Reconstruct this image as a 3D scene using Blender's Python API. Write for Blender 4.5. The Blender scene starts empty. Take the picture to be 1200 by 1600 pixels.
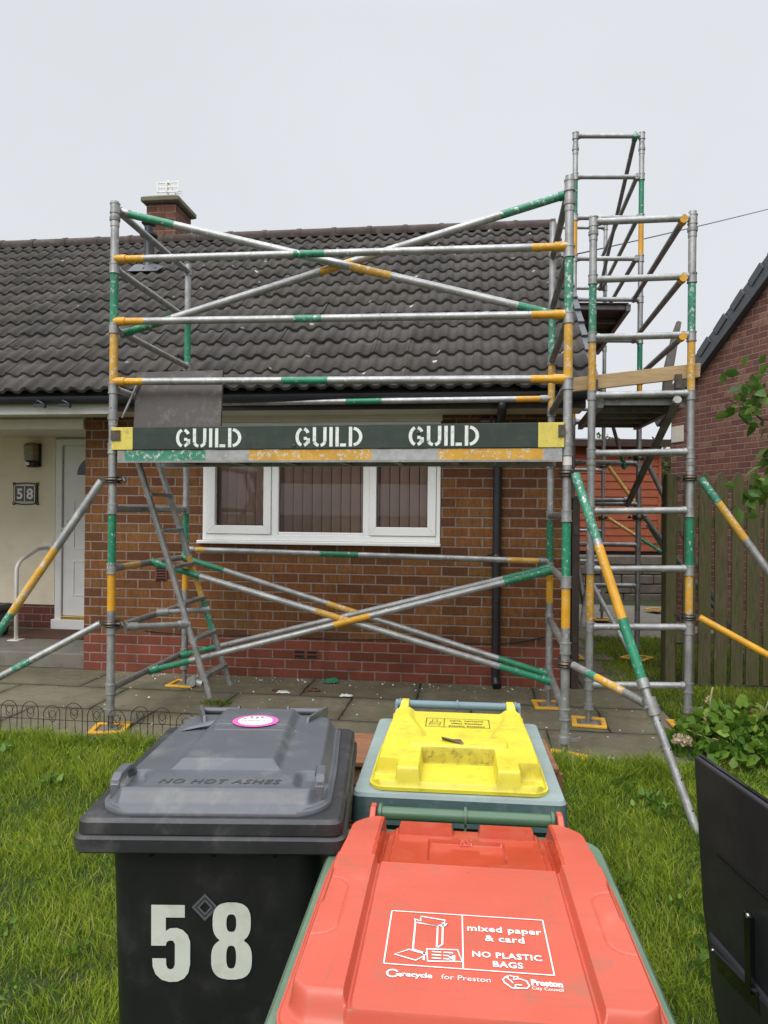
import bpy, bmesh, math, random
import numpy as np
from mathutils import Vector, Matrix, noise
R = math.radians
random.seed(58)
SC = bpy.context.scene
COL = SC.collection

# ------------------------------------------------------------------ camera
FOC, EYE, YAW, ROLL = 1130.0, 1.45, R(7.05), R(0.55)      # focal length in photo pixels (1200 x 1600)
FW = Vector((-math.sin(YAW), math.cos(YAW), 0)); RT0 = Vector((math.cos(YAW), math.sin(YAW), 0)); UP0 = Vector((0, 0, 1))
RT = RT0 * math.cos(ROLL) + UP0 * math.sin(ROLL); UP = UP0 * math.cos(ROLL) - RT0 * math.sin(ROLL)
CAM = Vector((0, 0, EYE))
cd = bpy.data.cameras.new('camera'); co = bpy.data.objects.new('camera', cd); COL.objects.link(co)
co.matrix_world = Matrix(((RT.x, UP.x, -FW.x, 0), (RT.y, UP.y, -FW.y, 0), (RT.z, UP.z, -FW.z, EYE), (0, 0, 0, 1)))
cd.sensor_fit = 'VERTICAL'; cd.sensor_height = 36.0; cd.lens = FOC / 1600 * 36.0
cd.clip_start = 0.05; cd.clip_end = 2000
SC.camera = co

# ------------------------------------------------------------------ overcast daylight
SUN_EL, SUN_AZ = R(43), R(200)
w = bpy.data.worlds.new('World'); SC.world = w; w.use_nodes = True
nt = w.node_tree; nt.nodes.clear()
n_out = nt.nodes.new('ShaderNodeOutputWorld'); n_bg = nt.nodes.new('ShaderNodeBackground')
n_sky = nt.nodes.new('ShaderNodeTexSky'); n_sky.sky_type = 'NISHITA'; n_sky.sun_disc = False
n_sky.sun_elevation = SUN_EL; n_sky.sun_rotation = SUN_AZ
n_hsv = nt.nodes.new('ShaderNodeHueSaturation'); n_hsv.inputs['Saturation'].default_value = 0.12
n_mix = nt.nodes.new('ShaderNodeMix'); n_mix.data_type = 'RGBA'; n_mix.inputs[0].default_value = 0.94
n_tc = nt.nodes.new('ShaderNodeTexCoord'); n_sep = nt.nodes.new('ShaderNodeSeparateXYZ')
n_zen = nt.nodes.new('ShaderNodeMapRange'); n_zen.interpolation_type = 'SMOOTHSTEP'
n_zen.inputs['From Min'].default_value = 0.56; n_zen.inputs['From Max'].default_value = 0.95   # cloud is brighter overhead
n_zen.inputs['To Min'].default_value = 1.0; n_zen.inputs['To Max'].default_value = 4.0
n_cl = nt.nodes.new('ShaderNodeTexNoise'); n_cl.inputs['Scale'].default_value = 1.6; n_cl.inputs['Detail'].default_value = 3
n_cmr = nt.nodes.new('ShaderNodeMapRange'); n_cmr.inputs['To Min'].default_value = 0.90; n_cmr.inputs['To Max'].default_value = 1.10
n_m1 = nt.nodes.new('ShaderNodeMath'); n_m1.operation = 'MULTIPLY'
n_mul = nt.nodes.new('ShaderNodeVectorMath'); n_mul.operation = 'SCALE'
n_mix.inputs['B'].default_value = (5.65, 5.86, 6.18, 1)
L = nt.links.new
L(n_sky.outputs[0], n_hsv.inputs['Color']); L(n_hsv.outputs[0], n_mix.inputs['A'])
L(n_tc.outputs['Generated'], n_sep.inputs[0]); L(n_sep.outputs['Z'], n_zen.inputs['Value'])
L(n_tc.outputs['Generated'], n_cl.inputs['Vector']); L(n_cl.outputs[0], n_cmr.inputs['Value'])
L(n_zen.outputs[0], n_m1.inputs[0]); L(n_cmr.outputs[0], n_m1.inputs[1])
L(n_mix.outputs['Result'], n_mul.inputs[0]); L(n_m1.outputs[0], n_mul.inputs['Scale'])
L(n_mul.outputs[0], n_bg.inputs['Color']); n_bg.inputs['Strength'].default_value = 0.1
L(n_bg.outputs[0], n_out.inputs[0])
sl = bpy.data.lights.new('sun', 'SUN'); sl.energy = 1.5; sl.angle = R(40); sl.color = (1, 0.975, 0.94)
so = bpy.data.objects.new('sun', sl); COL.objects.link(so)
so.rotation_euler = (R(90) - SUN_EL, 0, R(180) - SUN_AZ + R(0))
SC.view_settings.view_transform = 'Standard'; SC.view_settings.look = 'None'
SC.view_settings.exposure = 0.42; SC.view_settings.gamma = 1.0; SC.view_settings.use_curve_mapping = False
SC.cycles.max_bounces = 8; SC.cycles.transparent_max_bounces = 12

# ------------------------------------------------------------------ pixel rays (photo pixels -> points on real planes)
def ray(px, py): return FW + RT * ((px - 600) / FOC) - UP * ((py - 800) / FOC)
def atX(px, py, X): d = ray(px, py); return CAM + d * (X / d.x)
def atY(px, py, Y): d = ray(px, py); return CAM + d * (Y / d.y)
def atZ(px, py, Z): d = ray(px, py); return CAM + d * ((Z - EYE) / d.z)
def atD(px, py, D): return CAM + ray(px, py) * D

# ------------------------------------------------------------------ mesh builder
class MB:
    def __init__(s): s.v = []; s.f = []; s.m = []; s.sm = []
    def add(s, vs, fs, mi=0, smooth=False):
        o = len(s.v); s.v += [tuple(p) for p in vs]
        for f in fs: s.f.append([i + o for i in f]); s.m.append(mi); s.sm.append(smooth)
        return s
    def box(s, x0, x1, y0, y1, z0, z1, mi=0):
        vs = [(x, y, z) for z in (z0, z1) for y in (y0, y1) for x in (x0, x1)]
        return s.add(vs, [(0, 2, 3, 1), (4, 5, 7, 6), (0, 1, 5, 4), (2, 6, 7, 3), (0, 4, 6, 2), (1, 3, 7, 5)], mi)
    def obox(s, p0, p1, wv, hv, mi=0):
        """bar from p0 to p1, half extents wv and hv (vectors)"""
        p0, p1, wv, hv = map(Vector, (p0, p1, wv, hv))
        vs = [p + wv * a + hv * b for p in (p0, p1) for a, b in ((-1, -1), (1, -1), (1, 1), (-1, 1))]
        return s.add(vs, [(0, 1, 2, 3), (7, 6, 5, 4), (0, 4, 5, 1), (1, 5, 6, 2), (2, 6, 7, 3), (3, 7, 4, 0)], mi)
    def tube(s, p0, p1, r, n=14, bands=None, mi=0, r1=None, cap=True):
        """bands: list of (t0, t1, material index)"""
        p0, p1 = Vector(p0), Vector(p1); d = (p1 - p0); r1 = r if r1 is None else r1
        z = d.normalized(); a = Vector((0, 0, 1)) if abs(z.z) < .9 else Vector((1, 0, 0))
        x = z.cross(a).normalized(); y = z.cross(x)
        ts = sorted({0.0, 1.0} | {t for b in (bands or []) for t in b[:2]})
        rings = []
        for t in ts:
            rr = r + (r1 - r) * t
            rings.append([p0 + d * t + (x * math.cos(2 * math.pi * k / n) + y * math.sin(2 * math.pi * k / n)) * rr for k in range(n)])
        o = len(s.v); s.v += [tuple(p) for rg in rings for p in rg]
        for i in range(len(ts) - 1):
            tm = (ts[i] + ts[i + 1]) / 2; m = mi
            for b in (bands or []):
                if b[0] <= tm <= b[1]: m = b[2]
            for k in range(n):
                k2 = (k + 1) % n
                s.f.append([o + i * n + k, o + i * n + k2, o + (i + 1) * n + k2, o + (i + 1) * n + k]); s.m.append(m); s.sm.append(True)
        if cap:
            s.f.append([o + k for k in range(n)][::-1]); s.m.append(mi); s.sm.append(False)
            s.f.append([o + (len(ts) - 1) * n + k for k in range(n)]); s.m.append(mi); s.sm.append(False)
        return s
    def path(s, pts, r, n=8, mi=0, closed=False):
        pts = [Vector(p) for p in pts]; N = len(pts); rings = []
        prev = None
        for i, p in enumerate(pts):
            a = pts[(i - 1) % N] if (closed or i) else p; b = pts[(i + 1) % N] if (closed or i < N - 1) else p
            t = (b - a).normalized()
            if prev is None:
                h = Vector((0, 0, 1)) if abs(t.z) < .9 else Vector((1, 0, 0)); x = t.cross(h).normalized()
            else:
                x = (prev - t * prev.dot(t)).normalized()
            prev = x; y = t.cross(x); rr = r[i] if isinstance(r, (list, tuple)) else r
            rings.append([p + (x * math.cos(2 * math.pi * k / n) + y * math.sin(2 * math.pi * k / n)) * rr for k in range(n)])
        o = len(s.v); s.v += [tuple(p) for rg in rings for p in rg]
        for i in range(N if closed else N - 1):
            j = (i + 1) % N
            for k in range(n):
                k2 = (k + 1) % n
                s.f.append([o + i * n + k, o + i * n + k2, o + j * n + k2, o + j * n + k]); s.m.append(mi); s.sm.append(True)
        if not closed:
            s.f.append([o + k for k in range(n)][::-1]); s.m.append(mi); s.sm.append(False)
            s.f.append([o + (N - 1) * n + k for k in range(n)]); s.m.append(mi); s.sm.append(False)
        return s
    def loft(s, rings, mi=0, smooth=True, caps=(True, True)):
        n = len(rings[0]); o = len(s.v); s.v += [tuple(p) for rg in rings for p in rg]
        for i in range(len(rings) - 1):
            for k in range(n):
                k2 = (k + 1) % n
                s.f.append([o + i * n + k, o + i * n + k2, o + (i + 1) * n + k2, o + (i + 1) * n + k]); s.m.append(mi); s.sm.append(smooth)
        if caps[0]: s.f.append([o + k for k in range(n)][::-1]); s.m.append(mi); s.sm.append(False)
        if caps[1]: s.f.append([o + (len(rings) - 1) * n + k for k in range(n)]); s.m.append(mi); s.sm.append(False)
        return s
    def prism(s, poly, fn0, fn1, mi=0):
        """extrude a 2-D polygon between two placements"""
        n = len(poly); vs = [fn0(*p) for p in poly] + [fn1(*p) for p in poly]
        fs = [list(range(n))[::-1], [n + i for i in range(n)]] + [[i, (i + 1) % n, n + (i + 1) % n, n + i] for i in range(n)]
        return s.add(vs, fs, mi)
    def build(s, name, mats, parent=None, bevel=0.0, seg=2, recalc=True, autosmooth=None):
        me = bpy.data.meshes.new(name)
        me.from_pydata(s.v, [], s.f)
        if not isinstance(mats, (list, tuple)): mats = [mats]
        for m in mats: me.materials.append(m)
        me.polygons.foreach_set('material_index', s.m); me.polygons.foreach_set('use_smooth', s.sm)
        if recalc:
            bm = bmesh.new(); bm.from_mesh(me); bmesh.ops.recalc_face_normals(bm, faces=bm.faces); bm.to_mesh(me); bm.free()
        if autosmooth: 
            for p in me.polygons: p.use_smooth = True
            me.set_sharp_from_angle(angle=R(autosmooth))
        me.update()
        o = bpy.data.objects.new(name, me); COL.objects.link(o)
        if parent is not None:
            o.parent = parent
            off = parent.get('_off')
            if off is not None:                        # vertices were given in world space
                off = Vector(off)
                o.data.transform(Matrix.Translation(-off)); o['_off'] = list(off)
        if bevel:
            b = o.modifiers.new('bevel', 'BEVEL'); b.width = bevel; b.segments = seg; b.limit_method = 'ANGLE'; b.angle_limit = R(40)
            b.harden_normals = False
        return o

def tag(o, label=None, cat=None, group=None, kind=None):
    if label: o['label'] = label
    if cat: o['category'] = cat
    if group: o['group'] = group
    if kind: o['kind'] = kind
    return o
def thing(name, label, cat, loc=(0, 0, 0), rotz=0, group=None, world=False):
    o = bpy.data.objects.new(name, None); COL.objects.link(o); o.location = loc; o.rotation_euler = (0, 0, rotz); o.empty_display_size = .1
    tag(o, label, cat, group)
    if world: o['_off'] = list(loc)
    return o
def copy_tree(o, parent=None):
    c = o.copy(); COL.objects.link(c)
    if parent is not None: c.parent = parent
    for ch in list(o.children): copy_tree(ch, c)
    return c
def rrect(w, d, r, z, cx=0, cy=0, n=5):
    pts = []
    for sx, sy, a0 in ((1, 1, 0), (-1, 1, 90), (-1, -1, 180), (1, -1, 270)):
        for k in range(n + 1):
            a = R(a0 + 90 * k / n); pts.append(Vector((cx + sx * (w / 2 - r) + r * math.cos(a), cy + sy * (d / 2 - r) + r * math.sin(a), z)))
    return pts
def ribbon(mb, pts, wd, place, mi=0, closed=False):
    """flat stroke of width wd along 2-D points, placed by place(u, v)"""
    N = len(pts); L_, R_ = [], []
    for i in range(N):
        a = pts[(i - 1) % N] if (closed or i) else pts[i]; b = pts[(i + 1) % N] if (closed or i < N - 1) else pts[i]
        dx, dy = b[0] - a[0], b[1] - a[1]; l = math.hypot(dx, dy) or 1; nx, ny = -dy / l * wd / 2, dx / l * wd / 2
        L_.append(place(pts[i][0] + nx, pts[i][1] + ny)); R_.append(place(pts[i][0] - nx, pts[i][1] - ny))
    fs = [(i, (i + 1) % N, N + (i + 1) % N, N + i) for i in range(N if closed else N - 1)]
    mb.add(L_ + R_, fs, mi)
def arc(cx, cy, rx, ry, a0, a1, n=10):
    return [(cx + rx * math.cos(R(a0 + (a1 - a0) * k / n)), cy + ry * math.sin(R(a0 + (a1 - a0) * k / n))) for k in range(n + 1)]
def curve_faces(loops, res=1):
    """2-D loops (outer and holes) -> filled triangles"""
    cu = bpy.data.curves.new('outline', 'CURVE'); cu.dimensions = '2D'; cu.fill_mode = 'BOTH'
    for lp in loops:
        sp = cu.splines.new('POLY'); sp.points.add(len(lp) - 1)
        for p, q in zip(sp.points, lp): p.co = (q[0], q[1], 0, 1)
        sp.use_cyclic_u = True
    o = bpy.data.objects.new('outline', cu); COL.objects.link(o)
    me = bpy.data.meshes.new_from_object(o.evaluated_get(bpy.context.evaluated_depsgraph_get()))
    vs = [tuple(v.co) for v in me.vertices]; fs = [list(p.vertices) for p in me.polygons]
    bpy.data.objects.remove(o); bpy.data.curves.remove(cu); bpy.data.meshes.remove(me)
    return vs, fs
def text_faces(body, size, offset=0.0, shear=0.0, align='CENTER', space=1.0):
    cu = bpy.data.curves.new('words', 'FONT'); cu.body = body; cu.size = size; cu.offset = offset; cu.shear = shear
    cu.align_x = align; cu.resolution_u = 3; cu.space_character = space; cu.fill_mode = 'FRONT'
    o = bpy.data.objects.new('words', cu); COL.objects.link(o)
    me = bpy.data.meshes.new_from_object(o.evaluated_get(bpy.context.evaluated_depsgraph_get()))
    vs = [tuple(v.co) for v in me.vertices]; fs = [list(p.vertices) for p in me.polygons]
    bpy.data.objects.remove(o); bpy.data.curves.remove(cu); bpy.data.meshes.remove(me)
    return vs, fs
def put(mb, vf, place, mi=0):
    vs, fs = vf; mb.add([place(v[0], v[1]) for v in vs], fs, mi)

# ------------------------------------------------------------------ materials
class NT:
    def __init__(s, name):
        s.mat = bpy.data.materials.new(name); s.mat.use_nodes = True; s.t = s.mat.node_tree; s.t.nodes.clear()
        s.out = s.n('ShaderNodeOutputMaterial'); s.b = s.n('ShaderNodeBsdfPrincipled'); s.l(s.b.outputs[0], s.out.inputs[0])
        s.tc = s.n('ShaderNodeTexCoord')
    def n(s, t, **k):
        x = s.t.nodes.new(t)
        for a, b in k.items(): setattr(x, a, b)
        return x
    def l(s, a, b): s.t.links.new(a, b)
    def val(s, x, inp):
        if hasattr(x, 'node'): s.l(x, inp)
        else: inp.default_value = x
    def math(s, op, a, b=0.0, c=None):
        m = s.n('ShaderNodeMath', operation=op); s.val(a, m.inputs[0]); s.val(b, m.inputs[1])
        if c is not None: s.val(c, m.inputs[2])
        return m.outputs[0]
    def noise(s, scale, detail=4, rough=.6, vec=None, stretch=None, dim='3D'):
        m = s.n('ShaderNodeTexNoise'); m.inputs['Scale'].default_value = scale; m.inputs['Detail'].default_value = detail; m.inputs['Roughness'].default_value = rough
        v = vec if vec is not None else s.tc.outputs['Object']
        if stretch:
            mp = s.n('ShaderNodeMapping'); mp.inputs['Scale'].default_value = stretch; s.l(v, mp.inputs[0]); v = mp.outputs[0]
        s.l(v, m.inputs['Vector']); return m.outputs['Fac']
    def ramp(s, f, stops, interp='LINEAR'):
        r = s.n('ShaderNodeValToRGB'); e = r.color_ramp.elements; r.color_ramp.interpolation = interp
        while len(e) < len(stops): e.new(0.5)
        for q, (p, c) in zip(e, stops): q.position = p; q.color = (*c, 1) if len(c) == 3 else c
        s.val(f, r.inputs[0]); return r.outputs[0]
    def mix(s, f, a, b, mode='MIX'):
        m = s.n('ShaderNodeMix', data_type='RGBA', blend_type=mode); s.val(f, m.inputs[0])
        for x, i in ((a, m.inputs['A']), (b, m.inputs['B'])):
            if hasattr(x, 'node'): s.l(x, i)
            else: i.default_value = (*x, 1)
        return m.outputs['Result']
    def map(s, f, a, b, c, d, smooth=False):
        m = s.n('ShaderNodeMapRange'); m.inputs[1].default_value = a; m.inputs[2].default_value = b; m.inputs[3].default_value = c; m.inputs[4].default_value = d
        if smooth: m.interpolation_type = 'SMOOTHSTEP'
        s.val(f, m.inputs[0]); return m.outputs[0]
    def bump(s, h, strength=.3, dist=.005):
        m = s.n('ShaderNodeBump'); m.inputs['Strength'].default_value = strength; m.inputs['Distance'].default_value = dist
        s.l(h, m.inputs['Height']); s.l(m.outputs[0], s.b.inputs['Normal'])
    def set(s, color=None, rough=None, metal=None, spec=None):
        for x, k in ((color, 'Base Color'), (rough, 'Roughness'), (metal, 'Metallic'), (spec, 'Specular IOR Level')):
            if x is None: continue
            if hasattr(x, 'node'): s.l(x, s.b.inputs[k])
            else: s.b.inputs[k].default_value = (*x, 1) if isinstance(x, tuple) else x
        return s
def plain(name, c, rough=.5, metal=0.0, var=.18, scale=6, bump=0.0, bs=60, dirt=None, dscale=3, damt=.5, stretch=None, spec=None):
    m = NT(name)
    f = m.noise(scale, 5, .65, stretch=stretch)
    col = m.ramp(f, [(.25, tuple(x * (1 - var) for x in c)), (.75, tuple(min(1, x * (1 + var)) for x in c))])
    if dirt:
        g = m.noise(dscale, 6, .7); k = m.map(g, .52, .72, 0, damt); col = m.mix(k, col, dirt)
    m.set(col, m.map(m.noise(scale * 2.3, 3), .3, .7, max(0.02, rough - .08), min(1, rough + .08)), metal, spec)
    if bump: m.bump(m.noise(bs, 4), bump, .004)
    return m.mat
# ------------------------------------------------------------------ materials of this place
def alu_mat():
    m = NT('worn_aluminium')
    a = m.noise(9, 5, .7); s = m.noise(60, 3, .7)
    c = m.ramp(a, [(.3, (.25, .25, .245)), (.55, (.38, .38, .375)), (.75, (.49, .49, .48))])
    c = m.mix(m.map(m.noise(26, 6, .75), .60, .66, 0, .85), c, (.62, .62, .60))     # splashes of plaster
    c = m.mix(m.map(m.noise(17, 5, .75), .62, .70, 0, .7), c, (.10, .095, .085))
    m.set(c, m.map(s, .3, .7, .38, .60), m.map(m.noise(26, 6, .75), .58, .66, .62, .1)); m.bump(s, .12, .002)
    return m.mat
def alu_dull():
    m = NT('dull_aluminium'); a = m.noise(8, 5, .7)
    c = m.ramp(a, [(.3, (.19, .183, .172)), (.7, (.36, .352, .335))])
    c = m.mix(m.map(m.noise(30, 5, .75), .62, .68, 0, .7), c, (.6, .6, .58))
    m.set(c, .5, .55); return m.mat
def paint_mat(name, col, chip=.60):
    m = NT(name)
    a = m.noise(7, 4, .6); f = m.noise(34, 7, .78)
    c = m.ramp(a, [(.3, tuple(x * .8 for x in col)), (.7, tuple(min(1, x * 1.15) for x in col))])
    k = m.map(f, chip, chip + .035, 0, 1)
    c2 = m.mix(k, c, (.56, .56, .54)); c2 = m.mix(m.map(m.noise(50, 5, .7), .64, .70, 0, .7), c2, (.06, .055, .045))
    m.set(c2, m.map(k, 0, 1, .42, .5), m.map(k, 0, 1, 0, .5)); m.bump(m.math('SUBTRACT', 1.0, k), .3, .001)
    return m.mat
ALU, ALUD = alu_mat(), alu_dull()
GRN, YEL = paint_mat('chipped_green_paint', (.016, .205, .105), .585), paint_mat('chipped_yellow_paint', (.64, .315, .016), .59)
GRNW, YELW = paint_mat('worn_green_paint', (.04, .22, .135), .545), paint_mat('worn_yellow_paint', (.60, .32, .03), .545)
TUBE = [ALU, GRN, YEL, GRNW, YELW, ALUD]     # material slots of every tube: 0 bare, 1 green, 2 yellow, 3 worn green, 4 worn yellow, 5 dull

def brick_mat(name, tones, mortar, bw=.225, bh=.083, plinth=None, plinth_z=.35, axis='XZ', joint=.0105, stain=.35, soft=.003):
    m = NT(name)
    sp = m.n('ShaderNodeSeparateXYZ'); m.l(m.tc.outputs['Object'], sp.inputs[0])
    if axis == 'XZ': u0 = m.math('ADD', sp.outputs['X'], sp.outputs['Y'])
    else: u0 = sp.outputs['X']
    z0 = sp.outputs['Z']
    wob = m.noise(24, 4, .7)
    u0 = m.math('ADD', u0, m.math('MULTIPLY', m.math('SUBTRACT', wob, .5), .008)); z = m.math('ADD', z0, m.math('MULTIPLY', m.math('SUBTRACT', m.noise(11, 3, .6), .5), .008))
    v = m.math('DIVIDE', z, bh); row = m.math('FLOOR', v)
    off = m.math('MULTIPLY', m.math('MODULO', m.math('ADD', row, 100.0), 2.0), .5)
    u = m.math('ADD', m.math('DIVIDE', u0, bw), off); colm = m.math('FLOOR', u)
    fu, fv = m.math('FRACT', u), m.math('FRACT', v)
    du = m.math('MULTIPLY', m.math('MINIMUM', fu, m.math('SUBTRACT', 1.0, fu)), bw)
    dv = m.math('MULTIPLY', m.math('MINIMUM', fv, m.math('SUBTRACT', 1.0, fv)), bh)
    d = m.math('MINIMUM', du, dv)
    br = m.map(d, joint * .5 - soft, joint * .5 + soft, 0, 1, True)            # 1 on the brick, 0 on the joint
    cv = m.n('ShaderNodeCombineXYZ'); m.l(colm, cv.inputs[0]); m.l(row, cv.inputs[1])
    wn = m.n('ShaderNodeTexWhiteNoise', noise_dimensions='2D'); m.l(cv.outputs[0], wn.inputs['Vector'])
    n = len(tones)
    c = m.ramp(wn.outputs['Value'], [(i / n, t) for i, t in enumerate(tones)], 'CONSTANT')
    streak = m.noise(30, 5, .7, stretch=(1.6, 1.6, .35))
    c = m.mix(m.map(m.noise(17, 6, .8), .42, .62, 0, .5), c, tuple(x * .55 for x in tones[1]))
    c = m.mix(m.map(streak, .42, .68, .0, .75), c, tuple(x * .40 for x in tones[0]))
    c = m.mix(m.map(m.noise(90, 4, .7), .55, .75, 0, .4), c, tuple(min(1, x * 1.9) for x in tones[1]))
    if plinth:
        pc = m.ramp(wn.outputs['Value'], [(0, plinth), (.5, tuple(x * 1.22 for x in plinth)), (1, tuple(x * .8 for x in plinth))])
        pc = m.mix(m.map(m.noise(40, 5, .7), .5, .8, 0, .45), pc, tuple(x * .5 for x in plinth))
        c = m.mix(m.math('LESS_THAN', z0, plinth_z), c, pc)
    mo = m.ramp(m.noise(25, 5, .7), [(.3, tuple(x * .75 for x in mortar)), (.7, mortar)])
    c = m.mix(br, mo, c)
    c = m.mix(m.map(m.noise(1.7, 5, .65), .5, .8, 0, stain), c, tuple(x * .35 for x in tones[0]))
    c = m.mix(m.map(m.noise(2.6, 6, .7, stretch=(2.4, 2.4, .35)), .52, .74, 0, stain), c, tuple(x * .42 for x in tones[0]))
    c = m.mix(m.math('MULTIPLY', m.map(z0, .0, .32, .45, 0), m.map(m.noise(7, 5, .7), .42, .68, 0, 1)), c, (.045, .036, .020))
    m.set(c, m.map(br, 0, 1, .95, .78), 0, .3)
    h = m.math('ADD', m.math('MULTIPLY', br, 1.0), m.math('MULTIPLY', m.noise(120, 4, .7), .35))
    m.bump(h, .7, .006)
    return m.mat
BRICK = brick_mat('orange_brown_brick', [(.175, .066, .020), (.235, .100, .030), (.120, .044, .017), (.215, .077, .021), (.195, .094, .032), (.098, .034, .017), (.225, .090, .024), (.150, .053, .019)],
                  (.27, .205, .17), plinth=(.185, .047, .028), stain=.45, joint=.0125)
NBRICK = brick_mat('mauve_red_brick', [(.20, .088, .067), (.245, .108, .08), (.17, .072, .06), (.265, .12, .085), (.215, .098, .075), (.31, .175, .12), (.185, .076, .062)],
                   (.30, .235, .195), bh=.075, axis='XZ', joint=.010, stain=.15)
CHBRICK = brick_mat('chimney_brick', [(.17, .060, .038), (.13, .046, .032), (.20, .078, .042), (.105, .040, .032)], (.25, .19, .15), bh=.078, joint=.009)
RPLINTH = brick_mat('plinth_brick', [(.17, .05, .038), (.2, .06, .042), (.15, .044, .034)], (.26, .2, .17), bh=.083)
RENDER = plain('cream_render', (.80, .72, .56), .9, var=.07, scale=2.5, bump=.6, bs=130, dirt=(.42, .35, .24), dscale=1.2, damt=.35)
UPVC = plain('white_upvc', (.80, .80, .79), .32, var=.03, scale=3, dirt=(.6, .59, .55), dscale=4, damt=.25)
WHITEP = plain('white_gloss_paint', (.78, .77, .73), .4, var=.05, scale=5, dirt=(.5, .47, .4), dscale=5, damt=.35)
CREAMB = plain('cream_board', (.66, .62, .53), .5, var=.06, dirt=(.4, .36, .28), damt=.4)
BLACKP = plain('black_pvc', (.016, .016, .019), .35, var=.25, bump=.05)
GUTTER = plain('black_gutter', (.02, .022, .028), .4, var=.3)
BROWNF = plain('dark_brown_board', (.05, .032, .026), .6, var=.3)
GLASSBLIND = plain('brown_blind_fabric', (.52, .34, .29), .85, var=.12, scale=4, bump=.2, bs=200)
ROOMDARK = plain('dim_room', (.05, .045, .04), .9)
def glass_mat():
    m = NT('window_glass'); t = m.n('ShaderNodeBsdfTransparent'); t.inputs[0].default_value = (.93, .94, .93, 1)
    g = m.n('ShaderNodeBsdfGlossy'); g.inputs['Roughness'].default_value = .015; fr = m.n('ShaderNodeFresnel'); fr.inputs['IOR'].default_value = 1.62
    mx = m.n('ShaderNodeMixShader'); m.l(fr.outputs[0], mx.inputs[0]); m.l(t.outputs[0], mx.inputs[1]); m.l(g.outputs[0], mx.inputs[2]); m.l(mx.outputs[0], m.out.inputs[0])
    m.t.nodes.remove(m.b); return m.mat
GLASS = glass_mat()
DGLASS = plain('dark_glass', (.012, .012, .014), .06, var=.1)
def tile_mat():
    m = NT('weathered_concrete_tile')
    sp = m.n('ShaderNodeSeparateXYZ'); m.l(m.tc.outputs['Object'], sp.inputs[0])
    cv = m.n('ShaderNodeCombineXYZ'); m.l(m.math('FLOOR', m.math('DIVIDE', m.math('SUBTRACT', sp.outputs['X'], 2.405), .294)), cv.inputs[0]); m.l(m.math('FLOOR', m.math('DIVIDE', m.math('SUBTRACT', sp.outputs['Z'], 2.41), .1736)), cv.inputs[1])
    wn = m.n('ShaderNodeTexWhiteNoise', noise_dimensions='2D'); m.l(cv.outputs[0], wn.inputs['Vector'])
    c = m.ramp(wn.outputs['Value'], [(0, (.047, .043, .041)), (.5, (.064, .058, .055)), (1, (.086, .079, .074))])
    c = m.mix(m.map(m.noise(5, 6, .7), .35, .8, 0, .65), c, (.105, .097, .088))
    c = m.mix(m.map(m.noise(48, 5, .8), .50, .66, 0, .6), c, (.030, .026, .023)); c = m.mix(m.map(m.noise(75, 5, .8), .60, .68, 0, .7), c, (.155, .14, .12))
    c = m.mix(m.map(m.noise(1.3, 6, .75), .50, .66, 0, .5), c, (.072, .064, .046)); c = m.mix(m.map(m.noise(11, 6, .8), .63, .70, 0, .7), c, (.13, .125, .10))
    c = m.mix(m.map(m.noise(60, 4, .7, stretch=(2, .5, .5)), .62, .72, 0, .6), c, (.15, .135, .115))
    vo = m.n('ShaderNodeTexVoronoi'); vo.inputs['Scale'].default_value = 4.4; m.l(m.tc.outputs['Object'], vo.inputs['Vector'])
    sp2 = m.math('MULTIPLY', m.map(vo.outputs['Distance'], .085, .12, 1, 0), m.map(m.noise(1.9, 2), .50, .54, 0, 1))
    c = m.mix(sp2, c, (.46, .45, .42))                                           # bird lime and lichen
    m.set(c, .9, 0, .25); m.bump(m.noise(150, 4, .7), .5, .004)
    return m.mat
TILE = tile_mat()
RIDGE = plain('red_brown_ridge_tile', (.060, .042, .037), .9, var=.3, dirt=(.16, .14, .11), dscale=7, damt=.6, bump=.4)
VERGE = plain('grey_verge_plastic', (.075, .08, .09), .5, var=.12)
LEAD = plain('grey_lead', (.22, .23, .25), .5, var=.2)
CONC = plain('mossy_concrete', (.17, .155, .115), .95, var=.25, scale=7, dirt=(.07, .07, .04), dscale=4, damt=.6, bump=.5)
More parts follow.
